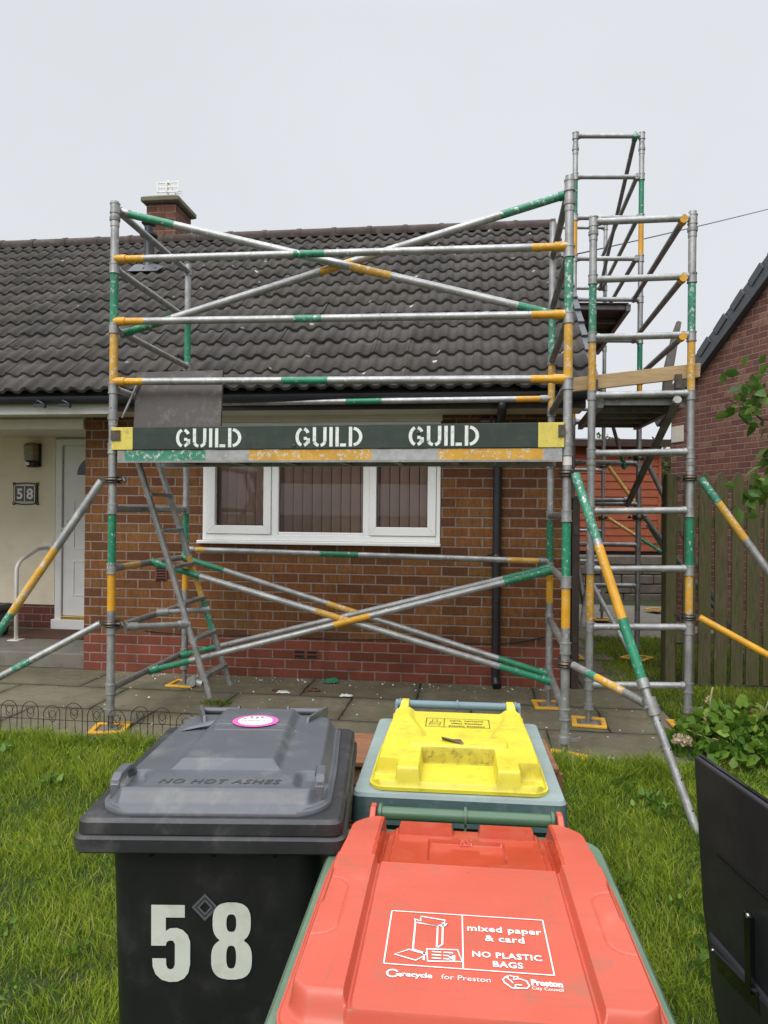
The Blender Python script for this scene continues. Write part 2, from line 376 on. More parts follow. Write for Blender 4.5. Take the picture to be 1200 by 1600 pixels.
def paving_mat():
    m = NT('mossy_paving_slabs')
    sp = m.n('ShaderNodeSeparateXYZ'); m.l(m.tc.outputs['Object'], sp.inputs[0])
    X = m.math('ADD', sp.outputs['X'], m.math('MULTIPLY', m.math('SUBTRACT', m.noise(5, 3), .5), .035)); Y = m.math('ADD', sp.outputs['Y'], m.math('MULTIPLY', m.math('SUBTRACT', m.noise(4.3, 3), .5), .035))
    sw, sh = .92, .615
    v = m.math('DIVIDE', m.math('SUBTRACT', Y, .03), sh); row = m.math('FLOOR', v)
    u = m.math('ADD', m.math('DIVIDE', X, sw), m.math('MULTIPLY', m.math('MODULO', m.math('ADD', row, 50.0), 2.0), .46)); colm = m.math('FLOOR', u)
    fu, fv = m.math('FRACT', u), m.math('FRACT', v)
    d = m.math('MINIMUM', m.math('MULTIPLY', m.math('MINIMUM', fu, m.math('SUBTRACT', 1.0, fu)), sw), m.math('MULTIPLY', m.math('MINIMUM', fv, m.math('SUBTRACT', 1.0, fv)), sh))
    jw = m.map(m.noise(3, 3), .3, .7, .003, .012)
    k = m.math('LESS_THAN', d, jw); crk = m.n('ShaderNodeTexVoronoi', feature='DISTANCE_TO_EDGE'); crk.inputs['Scale'].default_value = .9; wv_ = m.n('ShaderNodeVectorMath', operation='ADD'); nz_ = m.n('ShaderNodeTexNoise'); nz_.inputs['Scale'].default_value = 4; m.l(m.tc.outputs['Object'], nz_.inputs['Vector']); m.l(m.tc.outputs['Object'], wv_.inputs[0]); m.l(nz_.outputs['Color'], wv_.inputs[1]); m.l(wv_.outputs[0], crk.inputs['Vector'])
    cv = m.n('ShaderNodeCombineXYZ'); m.l(colm, cv.inputs[0]); m.l(row, cv.inputs[1])
    wn = m.n('ShaderNodeTexWhiteNoise', noise_dimensions='2D'); m.l(cv.outputs[0], wn.inputs['Vector'])
    c = m.ramp(wn.outputs['Value'], [(0, (.150, .130, .090)), (.5, (.195, .170, .115)), (1, (.168, .143, .102))])
    c = m.mix(m.map(m.noise(2.6, 6, .7), .42, .7, 0, .75), c, (.110, .108, .045))          # algae
    c = m.mix(m.map(m.noise(9, 6, .7), .5, .75, 0, .6), c, (.082, .072, .054))
    c = m.mix(m.map(m.noise(55, 4, .75), .60, .72, 0, .5), c, (.24, .225, .18))
    c = m.mix(m.map(d, .0, .07, .55, 0), c, (.05, .046, .028))
    c = m.mix(m.map(m.noise(1.1, 6, .75), .46, .62, 0, .55), c, (.075, .066, .046))
    c = m.mix(m.map(m.noise(3.6, 6, .75), .56, .70, 0, .5), c, (.20, .185, .145))
    c = m.mix(m.map(crk.outputs['Distance'], .001, .004, .55, 0), c, (.03, .028, .02))
    c = m.mix(k, c, (.020, .021, .011))
    vo = m.n('ShaderNodeTexVoronoi'); vo.inputs['Scale'].default_value = 6.5; m.l(m.tc.outputs['Object'], vo.inputs['Vector'])
    c = m.mix(m.math('MULTIPLY', m.map(vo.outputs['Distance'], .05, .07, 1, 0), m.map(m.noise(2.1, 2), .48, .54, 0, .9)), c, (.5, .48, .43))   # crumbs of mortar
    m.set(c, m.map(m.noise(6, 4), .3, .7, .72, .95), 0, .35)
    m.bump(m.math('ADD', m.math('MULTIPLY', m.noise(70, 5, .7), .5), m.math('MULTIPLY', m.map(d, .0, .015, 0, 1), 1.2)), .6, .006)
    return m.mat
PAVE = paving_mat()
SOIL = plain('lawn_soil', (.024, .036, .009), .95, var=.4, scale=14, bump=.6, bs=50, dirt=(.05, .05, .018), dscale=6)
EARTH = plain('rough_ground', (.06, .07, .03), .95, var=.4, scale=.5)
PORCHF = plain('porch_concrete', (.185, .168, .138), .93, var=.22, scale=5, dirt=(.05, .048, .036), dscale=3.5, damt=.6, bump=.4)
def leaf_mat(name, stops, rough=.45, tr=.25, spec=.35):
    m = NT(name); at = m.n('ShaderNodeAttribute', attribute_name='tone')
    c = m.ramp(at.outputs['Fac'], stops)
    m.set(c, rough, 0, spec)
    tl = m.n('ShaderNodeBsdfTranslucent'); m.l(c, tl.inputs[0]); mx = m.n('ShaderNodeMixShader'); mx.inputs[0].default_value = tr
    m.l(m.b.outputs[0], mx.inputs[1]); m.l(tl.outputs[0], mx.inputs[2]); m.l(mx.outputs[0], m.out.inputs[0]); return m.mat
GRASS = leaf_mat('grass_blade', [(0, (.048, .105, .013)), (.3, (.125, .215, .022)), (.6, (.255, .335, .026)), (.84, (.37, .43, .052)), (.93, (.36, .36, .09)), (1, (.42, .35, .16))], .6, .38, .12)
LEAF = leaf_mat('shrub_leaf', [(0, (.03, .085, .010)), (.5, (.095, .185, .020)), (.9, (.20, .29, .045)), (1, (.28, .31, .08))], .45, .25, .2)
HEDGEL = leaf_mat('hedge_leaf', [(0, (.04, .075, .012)), (.5, (.09, .14, .02)), (1, (.18, .22, .045))], .5)
TREEL = leaf_mat('broad_leaf', [(0, (.020, .062, .008)), (.5, (.052, .12, .014)), (.85, (.11, .19, .025)), (1, (.16, .17, .04))], .4)
DARKL = leaf_mat('dark_tree_leaf', [(0, (.015, .028, .01)), (1, (.05, .07, .02))], .5)
def wood(name, c, dark, rough=.8, stretch=(12, 12, 1.2), moss=None, mamt=.6):
    m = NT(name); g = m.noise(5, 6, .65, stretch=stretch)
    col = m.ramp(g, [(.3, dark), (.62, c)]); col = m.mix(m.map(m.noise(3, 5), .45, .75, 0, .5), col, tuple(x * .6 for x in c))
    if moss: col = m.mix(m.map(m.noise(4, 6, .7), .44, .66, 0, mamt), col, moss)
    m.set(col, rough, 0, .3); m.bump(g, .5, .004); return m.mat
FENCEW = wood('mossy_fence_wood', (.135, .115, .062), (.055, .047, .028), .9, moss=(.082, .092, .026), mamt=.85)
NEWBOARD = wood('pale_scaffold_board', (.50, .36, .20), (.36, .24, .12), .75, stretch=(1.2, 12, 14))
GREYBOARD = wood('grey_weathered_board', (.16, .145, .13), (.08, .072, .065), .85)
CRATEW = wood('orange_crate_wood', (.24, .11, .055), (.12, .05, .026), .8, stretch=(1.2, 12, 12))
SHEDW = wood('red_brown_shiplap', (.36, .105, .05), (.27, .072, .034), .75, stretch=(1.0, 10, 14))
DECKW = wood('dark_ply_deck', (.062, .040, .030), (.038, .025, .02), .6, stretch=(1, 6, 6))
HATCH = plain('brown_phenolic_ply', (.058, .046, .041), .38, var=.14, scale=3, dirt=(.30, .28, .25), dscale=13, damt=.30)
GUILDG = plain('dark_green_board', (.018, .032, .024), .6, var=.2, scale=4, dirt=(.05, .065, .045), dscale=11, damt=.6, stretch=(1, 6, 6))
GUILDY = plain('faded_yellow_board', (.62, .50, .10), .7, var=.15, dirt=(.24, .2, .06), dscale=22, damt=.7)
STENCIL = plain('stencil_white', (.72, .74, .70), .7, var=.06, dirt=(.22, .26, .22), dscale=40, damt=.7)
PADY = plain('yellow_plastic_pad', (.70, .38, .035), .5, var=.15, dirt=(.25, .17, .06), dscale=18, damt=.7)
RUST = plain('muddy_plate', (.17, .115, .075), .8, var=.3)
CLAMP = plain('grimy_steel_clamp', (.10, .085, .07), .45, .7, var=.4, scale=25, dirt=(.18, .10, .05), dscale=20)
BINBLK = plain('black_bin_plastic', (.0115, .0115, .0125), .42, var=.25, scale=4, dirt=(.055, .055, .052), dscale=9, damt=.35, bump=.05, bs=200)
BINRIM = plain('scuffed_black_rim', (.022, .022, .024), .42, var=.3, scale=9, dirt=(.14, .13, .12), dscale=10, damt=.40)
BINGRY = plain('grey_lid_plastic', (.080, .085, .096), .38, var=.10, scale=3, dirt=(.19, .185, .17), dscale=11, damt=.45, bump=.06, bs=160)
BINYEL = plain('yellow_lid_plastic', (.62, .525, .035), .42, var=.09, scale=4, dirt=(.36, .28, .03), dscale=13, damt=.75, bump=.04)
BINTEAL = plain('teal_bin_plastic', (.060, .104, .104), .5, var=.15, scale=6, dirt=(.19, .25, .25), dscale=11, damt=.55)
BINPALE = plain('sun_bleached_rim', (.215, .270, .260), .55, var=.12, scale=9, dirt=(.17, .23, .22), dscale=16, damt=.6)
BLUEBAR = plain('pale_blue_bar', (.12, .185, .215), .45, var=.1)
def red_lid():
    m = NT('coral_red_lid_plastic')
    c = m.ramp(m.noise(3, 4), [(.3, (.47, .076, .043)), (.7, (.54, .102, .062))])
    for st, rz in (((1.0, 26, 1), .75), ((22, 1.2, 1), -.55), ((2, 30, 1), 1.25)):
        mp = m.n('ShaderNodeMapping'); mp.inputs['Scale'].default_value = st; mp.inputs['Rotation'].default_value = (0, 0, rz); m.l(m.tc.outputs['Object'], mp.inputs[0])
        c = m.mix(m.map(m.noise(4, 5, .6, vec=mp.outputs[0]), .63, .66, 0, .30), c, (.27, .10, .068))     # scuffs
    c = m.mix(m.map(m.noise(10, 7, .82), .54, .68, 0, .6), c, (.30, .12, .072)); c = m.mix(m.map(m.noise(45, 5, .8), .66, .70, 0, .6), c, (.22, .12, .08))
    c = m.mix(m.map(m.noise(6, 6, .75), .60, .75, 0, .35), c, (.64, .20, .14))
    m.set(c, m.map(m.noise(9, 4), .3, .7, .26, .42), 0, .5); m.bump(m.noise(160, 3), .05, .002); return m.mat
BINRED = red_lid()
BINREDG = plain('glossy_red_hinge_panel', (.44, .062, .028), .12, var=.08, dirt=(.40, .15, .08), dscale=11, damt=.35)
BINSAGE = plain('sage_green_bin_plastic', (.10, .165, .105), .5, var=.12, scale=5, dirt=(.2, .25, .18), dscale=9, damt=.4)
BINGRN = plain('green_bar_plastic', (.055, .118, .065), .38, var=.1)
DIGIT = plain('pearly_number_sticker', (.60, .62, .55), .45, var=.07, scale=12, dirt=(.46, .46, .36), dscale=14, damt=.7)
PRINTW = plain('white_print', (.86, .83, .80), .6, var=.02)
PRINTB = plain('black_print', (.03, .03, .025), .6, var=.05)
PINK = plain('pink_sticker', (.75, .10, .36), .5, var=.05)
EMBOSS = plain('worn_embossed_letter', (.045, .043, .044), .5, var=.3)
EMBLEM = plain('dull_diamond_emblem', (.10, .105, .115), .4, var=.2)
DIRT = plain('leaf_litter_dirt', (.05, .032, .012), .95, var=.5)
TVBLK = plain('satin_black_tv_plastic', (.022, .023, .026), .36, var=.12, dirt=(.08, .08, .085), dscale=5, damt=.2, bump=.08, bs=300)
TVGLOSS = plain('gloss_black', (.006, .006, .007), .15, var=.1)
STEEL = plain('bright_steel', (.6, .6, .6), .3, .9)
WIRE = plain('rusty_dark_wire', (.03, .026, .022), .6, .4, var=.3)
GRIMY = plain('grimy_yellow_recess', (.42, .35, .03), .7, var=.2, scale=30, dirt=(.05, .035, .012), dscale=38, damt=.95)
PETAL = plain('dried_flower', (.40, .31, .20), .9, var=.4, scale=30)
STALK = plain('pale_stalk', (.30, .28, .13), .8, var=.3)
BARK = wood('bark', (.085, .066, .05), (.03, .025, .02), .95)
STONE = plain('old_stone', (.17, .145, .12), .95, var=.35, scale=5, bump=.6, dirt=(.06, .06, .04), dscale=4)
WEED = leaf_mat('lawn_weed_leaf', [(0, (.05, .12, .015)), (1, (.15, .25, .04))], .5, .25, .25)
MAT_ = plain('brown_door_mat', (.10, .045, .028), .98, var=.3, scale=50, bump=.6, bs=150)
GOLD = plain('brass_threshold', (.55, .36, .10), .35, .8)
BULB = plain('amber_lamp_glass', (.24, .19, .115), .25, var=.2)
BLUEG = plain('grey_wheelie_body', (.03, .031, .034), .5, var=.15)
PAPER = plain('torn_paper', (.62, .60, .56), .85, var=.1)
GREENBAG = plain('green_plastic_scrap', (.04, .22, .12), .35, var=.3, scale=30)
RUSTLEAF = plain('fallen_brown_leaf', (.12, .05, .03), .8, var=.3)
VENTRED = plain('red_clay_vent', (.16, .05, .035), .85, var=.2)
# ================================================================== ground
def lawn_z(x, y):
    t = min(1, max(0, (4.25 - y) / 1.9)); t = t * t * (3 - 2 * t)
    z = -.012 - .25 * t
    return z + .012 * noise.noise((x * 1.3, y * 1.3, 0)) * min(1, max(0, (4.3 - y) / .6))
def sheet(name, x0, x1, y0, y1, z, m, step=None, zf=None, kind='structure'):
    b = MB(); nx = max(1, round((x1 - x0) / step)) if step else 1; ny = max(1, round((y1 - y0) / step)) if step else 1
    vs = []
    for j in range(ny + 1):
        for i in range(nx + 1):
            x, y = x0 + (x1 - x0) * i / nx, y0 + (y1 - y0) * j / ny; vs.append((x, y, zf(x, y) if zf else z))
    b.add(vs, [(j * (nx + 1) + i, j * (nx + 1) + i + 1, (j + 1) * (nx + 1) + i + 1, (j + 1) * (nx + 1) + i) for j in range(ny) for i in range(nx)], 0, True)
    return tag(b.build(name, m, recalc=False), kind=kind)
sheet('ground', -300, 300, -300, 300, -.30, EARTH)
sheet('lawn', -9, 6, -1.0, 4.30, 0, SOIL, .15, lawn_z)
sheet('side_lawn', 1.40, 6, 4.30, 6.9, -.008, SOIL)
b = MB(); b.box(-9, 1.40, 4.28, 6.2, -.25, 0); tag(b.build('paving', PAVE), kind='structure')
b = MB(); b.box(.62, 1.42, 6.2, 12.2, -.25, -.004); tag(b.build('garden_path', PAVE), kind='structure')
b = MB(); b.box(1.42, 6, 8.9, 12.0, -.25, -.012); tag(b.build('back_path', PORCHF), kind='structure')
sheet('back_lawn', 1.42, 6, 6.9, 8.9, -.02, SOIL)
sheet('back_garden', -4, 9, 12.2, 22, -.05, SOIL)

# ================================================================== the bungalow
BG = thing('bungalow', 'brick bungalow with dark tiled roof and white window behind the scaffolding', 'bungalow', (-1.5, 6.13, 0), world=True)
WX0, WX1, WZ0, WZ1 = -2.36, -.275, 1.185, 2.285
wl = MB()
wl.box(-3.47, WX0, 6.13, 6.41, 0, 2.52); wl.box(WX1, .80, 6.13, 6.41, 0, 2.52)
wl.box(WX0, WX1, 6.13, 6.41, 0, WZ0); wl.box(WX0, WX1, 6.13, 6.41, WZ1, 2.52)
wl.box(-3.47, -3.19, 6.41, 7.72, 0, 2.52)                                              # return into the porch
wl.prism([(6.41, 0), (11.5, 0), (11.5, 2.52), (8.8, 4.72), (6.41, 2.72)], lambda y, z: (.52, y, z), lambda y, z: (.80, y, z))   # gable end
wall = wl.build('wall', BRICK, BG)
wl = MB(); wl.box(-9, -4.72, 7.70, 7.9, .36, 2.6); wl.box(-4.72, -3.47, 7.70, 7.9, 2.26, 2.6); wl.box(-3.80, -3.47, 7.70, 7.9, .1, 2.26)
wl.build('rendered_porch_wall', RENDER, BG)
wl = MB(); wl.box(-9, -4.72, 7.71, 7.9, 0, .36); wl.build('porch_plinth', RPLINTH, BG)
pf = MB(); pf.box(-9, -3.47, 6.36, 7.70, -.05, .098); pf.build('porch_floor', PORCHF, BG, bevel=.012)
for i in range(2):                                                                     # vent slots in the render
    vb = MB(); c = atY(34 + i * 12, 673, 7.70)
    for dz in (.021, -.021): vb.box(c.x - .04, c.x + .04, 7.695, 7.72, c.z + dz - .007, c.z + dz + .007)
    vb.build('vent_slot', DGLASS, BG)

# --- roof: every course of double-roman tiles has its own rolls and its own step
E0, RG = Vector((0, 5.74, 2.43)), Vector((0, 8.8, 4.86))
sd = (RG - E0); SL = sd.length; sd.normalize(); nd = Vector((0, -sd.z, sd.y))
rf = MB(); NC = 14; EX = SL / NC; TW = .294; rnd = random.Random(4)
def roll(x):
    q = abs(((x - .905) / .147 + .5) % 1.0 - .5)                      # flat pan, round roll
    return .030 * math.sqrt(max(0, 1 - (q / .27) ** 2)) if q < .27 else .002 * math.cos((q - .27) / .23 * 3.14)
for i in range(NC):
    for t in range(34):
        x0 = .905 - (t + 1) * TW; jz = rnd.uniform(-.004, .005); js = rnd.uniform(-.008, .008); jt = rnd.uniform(-.005, .005)
        top, bot, und = [], [], []
        n = 24
        for k in range(n + 1):
            x = x0 + TW * k / n; h = roll(x) + jz + jt * (k / n - .5)
            s0 = i * EX + js; s1 = (i + 1) * EX + .05
            if i == NC - 1: s1 = SL - .02
            bp = E0 + sd * s0; tp = E0 + sd * s1
            und.append(Vector((x, 0, 0)) + bp + nd * (h * .9 + .004)); bot.append(Vector((x, 0, 0)) + bp + nd * (h + .030)); top.append(Vector((x, 0, 0)) + tp + nd * (h + .004))
        o = len(rf.v)
        rf.add(und + bot + top, [(r * (n + 1) + k, r * (n + 1) + k + 1, (r + 1) * (n + 1) + k + 1, (r + 1) * (n + 1) + k) for r in (0, 1) for k in range(n)], 0, False)
        for q in range(n, 2 * n): rf.sm[-(2 * n) + q] = True
rf.add([(-9.2, 5.80, 2.41), (.88, 5.80, 2.41), (.88, 8.8, 4.79), (-9.2, 8.8, 4.79)], [(0, 1, 2, 3)])          # felt below the tiles
rf.add([(-9.2, 11.86, 2.43), (.905, 11.86, 2.43), (.905, 8.8, 4.86), (-9.2, 8.8, 4.86)], [(3, 2, 1, 0)])     # rear slope
roof = rf.build('roof', TILE, BG, recalc=False)
rg = MB()
for t in range(23):
    x1 = .93 - t * .44; rings = []
    for x, gr in ((x1, .008), (x1 - .05, .008), (x1 - .052, 0), (x1 - .44, 0)):
        rings.append([Vector((x, 8.8 + (.115 + gr) * math.cos(R(a)), 4.855 + (.095 + gr) * math.sin(R(a)) )) for a in range(-20, 201, 20)])
    rg.loft(rings)
rg.build('ridge', RIDGE, BG, autosmooth=50)
vg = MB()
for i in range(NC):                                                                     # stepped dry verge
    a = E0 + sd * (i * EX - .02); c = E0 + sd * ((i + 1) * EX + .02)
    for off, th in ((.05, .0),):
        p0 = Vector((.93, 0, 0)) + a + nd * .0; p1 = Vector((.93, 0, 0)) + c - nd * .028
        vg.obox(p0, p1, Vector((.03, 0, 0)), nd * .058)
vg.build('verge', VERGE, BG, bevel=.006)
gt = MB()
ang = [R(a) for a in range(180, 361, 20)]
prof = [(5.70 + .058 * math.cos(a), 2.385 + .058 * math.sin(a)) for a in ang]; prof2 = [(5.70 + .052 * math.cos(a), 2.385 + .052 * math.sin(a)) for a in ang][::-1]
gt.prism(prof + prof2, lambda y, z: (-9.2, y, z), lambda y, z: (.86, y, z)); gut = gt.build('gutter', GUTTER, BG, autosmooth=40)
for px in (64, 103):
    k = MB(); c = atY(px, 631, 5.66); k.box(c.x - .05, c.x + .05, 5.63, 5.66, 2.30, 2.325); k.path([(c.x - .04, 5.64, 2.31), (c.x - .01, 5.63, 2.35), (c.x + .03, 5.635, 2.33), (c.x + .05, 5.64, 2.29)], .008, 6); k.build('gutter_clip', GUTTER, gut)
fb = MB(); fb.box(-9.2, -3.0, 5.765, 5.785, 2.255, 2.40); fb.build('fascia', WHITEP, BG, bevel=.004)
fb = MB(); fb.box(-2.998, .86, 5.765, 5.785, 2.275, 2.40); fb.build('dark_fascia', BROWNF, BG, bevel=.004)
sf = MB(); sf.box(-9.2, .86, 5.787, 6.128, 2.276, 2.288); sf.box(-9.2, -3.475, 6.128, 7.698, 2.262, 2.274); sf.build('soffit', CREAMB, BG)
bb = MB(); bb.box(-9.2, -3.48, 6.10, 6.22, 2.17, 2.258); bb.build('porch_beam', CREAMB, BG, bevel=.004)

# --- front window
WIN = MB(); FY0, FY1 = 6.115, 6.185
px = lambda x, Y=6.12: atY(x, 800, Y).x
def zz(y, Y=6.12): return atY(500, y, Y).z
mx = [px(317), px(336.5), px(412), px(424), px(435), px(567), px(577), px(588), px(668), px(688)]
zb = [zz(846), zz(836), zz(822.5), zz(832)]
zt = 2.17
WIN.box(mx[0], mx[0] + .035, FY0, FY1, zb[0], zt); WIN.box(mx[9] - .035, mx[9], FY0, FY1, zb[0], zt)
WIN.box(mx[0] + .035, mx[9] - .035, FY0, FY1, zb[0], zb[1]); WIN.box(mx[0], mx[9], FY0, FY1, zt, zt + .05)
WIN.box(mx[3], mx[4], FY0 + .003, FY1, zb[1], zt); WIN.box(mx[5], mx[6], FY0 + .003, FY1, zb[1], zt)
WIN.box(mx[4], mx[5], FY0 + .01, FY1, zb[1], zb[3])
window = WIN.build('window', UPVC, BG, bevel=.005)
for a, c, i0, i1 in ((mx[0] + .037, mx[3] - .002, mx[1], mx[2]), (mx[6] + .002, mx[9] - .037, mx[7], mx[8])):
    s = MB(); y0, y1 = FY0 - .012, FY0 + .045
    def mit(p): s.prism(p, lambda x, z: (x, y0, z), lambda x, z: (x, y1, z))
    za, zi, zc, zd = zb[1] + .002, zb[2], zt - .002, zt - .075
    mit([(a, za), (c, za), (i1, zi), (i0, zi)]); mit([(a, za), (i0, zi), (i0, zd), (a, zc)]); mit([(c, za), (c, zc), (i1, zd), (i1, zi)]); mit([(a, zc), (i0, zd), (i1, zd), (c, zc)])
    s.build('sash', UPVC, window, bevel=.004)
for i0, i1, z0 in ((mx[1], mx[2], zb[2]), (mx[4], mx[5], zb[3]), (mx[7], mx[8], zb[2])):
    g = MB(); g.add([(i0 - .01, 6.15, z0 - .01), (i1 + .01, 6.15, z0 - .01), (i1 + .01, 6.15, zt), (i0 - .01, 6.15, zt)], [(0, 1, 2, 3)]); g.build('pane', GLASS, window, recalc=False)
s = MB(); s.box(px(311), px(689), 6.06, 6.19, zz(852, 6.06), zb[0] - .001); s.build('sill', UPVC, window, bevel=.006)
s = MB(); s.box(px(322), px(690), 6.105, 6.2, 2.221, 2.30); s.build('window_header', CREAMB, window, bevel=.004)
bl = MB(); x = mx[0] + .06; rnd = random.Random(3)
while x < mx[9] - .06:
    a = R(rnd.uniform(8, 22)); wv = .0395
    pts = [(-wv, 0), (-wv * .4, -.004), (wv * .4, -.004), (wv, 0)]
    for (p, q), (p2, q2) in zip(pts, pts[1:]):
        f = lambda p, q, z: (x + p * math.cos(a) - q * math.sin(a), 6.225 + p * math.sin(a) + q * math.cos(a), z)
        bl.add([f(p, q, 1.16), f(p2, q2, 1.16), f(p2, q2, 2.2), f(p, q, 2.2)], [(0, 1, 2, 3)], 0, True)
    x += .0855
bl.build('vertical_blind', GLASSBLIND, window, recalc=False)
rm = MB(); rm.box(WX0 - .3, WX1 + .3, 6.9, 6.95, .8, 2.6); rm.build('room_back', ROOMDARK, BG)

# --- front door in the porch
fr = MB(); D0 = atY(88, 800, 7.66).x; D1 = -3.80; zth = atY(100, 962, 7.66).z; ztop = 2.235
fr.box(D0, D0 + .075, 7.64, 7.74, .1, ztop); fr.box(D0 + .075, D1, 7.64, 7.74, ztop - .07, ztop); fr.box(D1 - .07, D1, 7.64, 7.74, .1, ztop - .07)
fr.box(D0 - .02, D1, 7.60, 7.72, .1, zth - .035)
door = fr.build('door', UPVC, BG, bevel=.006)
lf = MB(); lf.box(D0 + .082, D1 - .075, 7.67, 7.72, zth, ztop - .075); leaf = lf.build('door_leaf', UPVC, door, bevel=.004)
pm_ = MB()
for z0, z1, xa, xb in ((.62, 1.02, .2, .40), (1.14, 1.70, .2, .40), (.62, 1.02, .47, .66), (1.14, 1.70, .47, .66)):
    cx0, cx1 = D0 + xa, D0 + xb
    for (a0, a1, c0, c1) in ((cx0, cx1, z0, z0 + .018), (cx0, cx1, z1 - .018, z1), (cx0, cx0 + .018, z0 + .018, z1 - .018), (cx1 - .018, cx1, z0 + .018, z1 - .018)):
        pm_.box(a0, a1, 7.661, 7.672, c0 - .2 + .05, c1 - .2 + .05)
pm_.build('door_moulding', UPVC, leaf, bevel=.003)
fl_ = MB(); c = atY(134, 742, 7.66); fl_.prism([(.17, 0)] + [(.17 * math.cos(R(a)), .19 * math.sin(R(a))) for a in range(10, 171, 10)] + [(-.17, 0)], lambda u, v: (c.x + .065 + u, 7.664, c.z + v), lambda u, v: (c.x + .065 + u, 7.675, c.z + v)); fl_.build('fanlight', DGLASS, leaf)
hd = MB(); c = atY(104, 826, 7.66); hd.box(c.x - .012, c.x + .012, 7.655, 7.668, c.z - .12, c.z + .10); hd.box(c.x - .06, c.x + .012, 7.625, 7.64, c.z - .012, c.z + .012); hd.box(c.x - .008, c.x + .008, 7.64, 7.655, c.z - .01, c.z + .01); hd.build('handle', WHITEP, leaf, bevel=.003)
th = MB(); th.box(D0 + .078, D1 - .07, 7.63, 7.70, zth - .033, zth - .002); th.build('threshold', GOLD, door, bevel=.004)

# --- chimney, soil pipe, rainwater pipe, vents
ch = MB(); ch.box(-4.16, -3.775, 8.75, 9.25, 4.6, 5.335); chim = ch.build('chimney', CHBRICK, BG)
ck = MB(); ck.loft([rrect(.44, .56, .01, 5.336, -3.967, 9.0, 2), rrect(.50, .62, .01, 5.355, -3.967, 9.0, 2), rrect(.50, .62, .012, 5.405, -3.967, 9.0, 2), rrect(.38, .5, .01, 5.440, -3.967, 9.0, 2)], smooth=False); ck.build('chimney_cap', CONC, chim, bevel=.006)
ft = MB()
for k in range(5): ft.box(-4.03, -3.90, 9.0, 9.13, 5.445 + k * .022, 5.457 + k * .022)
ft.box(-4.005, -3.925, 9.02, 9.11, 5.435, 5.56); ft.build('flue_terminal', LEAD, chim)
ae = MB(); zc = 5.63
for z in (zc - .06, zc, zc + .06): ae.box(-4.10, -3.82, 8.935, 8.95, z - .010, z + .010)
for x in (-4.10, -3.98, -3.82): ae.box(x - .008, x + .008, 8.925, 8.936, zc - .07, zc + .07)
ae.tube((-3.97, 8.96, 5.44), (-3.97, 8.96, 5.72), .012, 8); ae.tube((-3.965, 8.96, 5.7), (-3.82, 9.0, 5.46), .008, 6)
for k in range(3): ae.tube((-3.88, 8.97, 5.52 + .03 * k), (-3.78, 8.97, 5.52 + .03 * k), .004, 6)
ae.build('aerial', WHITEP, chim)
vp = MB(); b0 = Vector((-3.80, 8.06, 4.24))
vp.loft([rrect(.17, .17, .08, 4.19, b0.x, b0.y - .02), rrect(.15, .15, .07, 4.30, b0.x, b0.y), rrect(.115, .115, .055, 4.34, b0.x, b0.y), rrect(.115, .115, .055, 4.66, b0.x, b0.y)]); 
vp.loft([rrect(.115, .115, .055, 4.63, b0.x, b0.y), rrect(.20, .20, .095, 4.65, b0.x, b0.y), rrect(.20, .20, .095, 4.67, b0.x, b0.y), rrect(.10, .10, .045, 4.69, b0.x, b0.y), rrect(.10, .10, .045, 4.76, b0.x, b0.y), rrect(.17, .17, .08, 4.80, b0.x, b0.y), rrect(.05, .05, .02, 4.83, b0.x, b0.y)])
pipe = vp.build('roof_vent_pipe', GUTTER, BG, autosmooth=35)
fl2 = MB(); fl2.prism([(-.16, -.13), (.20, -.15), (.24, -.02), (.10, .08), (-.15, .08)], lambda u, v: tuple(Vector((b0.x + u, b0.y - .06, 4.20)) + sd * v + nd * .070), lambda u, v: tuple(Vector((b0.x + u, b0.y - .06, 4.20)) + sd * v + nd * .078)); fl2.build('flashing', VERGE, pipe)
dp = MB(); X = .195; Yp = 6.075
dp.path([(X + .02, 5.70, 2.33), (X + .02, 5.72, 2.25), (X + .01, 5.95, 2.16), (X, Yp, 2.08), (X, Yp, 1.95), (X, Yp, .10), (X, Yp - .01, .06), (X + .01, Yp - .07, .025)], .036, 14)
dpo = dp.build('downpipe', BLACKP, BG)
for z in (1.09, 2.02):
    k = MB(); k.tube((X, Yp, z - .02), (X, Yp, z + .02), .044, 16); k.box(X - .075, X + .075, 6.085, 6.128, z - .012, z + .012); k.build('pipe_clip', BLACKP, dpo)
def airbrick(pxx, pyy, wd, ht, m, holes):
    c = atY(pxx, pyy, 6.125); k = MB(); k.box(c.x - wd / 2, c.x + wd / 2, 6.118, 6.14, c.z - ht / 2, c.z + ht / 2); o = k.build('air_brick', m, BG, bevel=.003)
    h = MB(); nx, nz = holes
    for i in range(nx):
        for j in range(nz):
            x = c.x - wd / 2 + wd * (i + .5) / nx; z = c.z - ht / 2 + ht * (j + .5) / nz; h.box(x - wd / nx * .38, x + wd / nx * .38, 6.114, 6.119, z - ht / nz * .25, z + ht / nz * .25)
    h.build('vent_hole', DGLASS, o)
airbrick(478, 1022, .215, .07, VENTRED, (2, 2)); airbrick(252, 894, .11, .145, VENTRED, (1, 6)); airbrick(768, 655, .2, .075, VENTRED, (2, 2))
cb = MB(); pts = []
for k in range(30):
    t = k / 29; x = -2.9 + 3.5 * t; pts.append((x, 6.122, .375 - .02 * abs(math.sin(t * 9.4)) + (.05 if t > .9 else 0) * (t - .9) * 10))
cb.path(pts, .0045, 6); cb.build('wall_cable', BLACKP, BG)

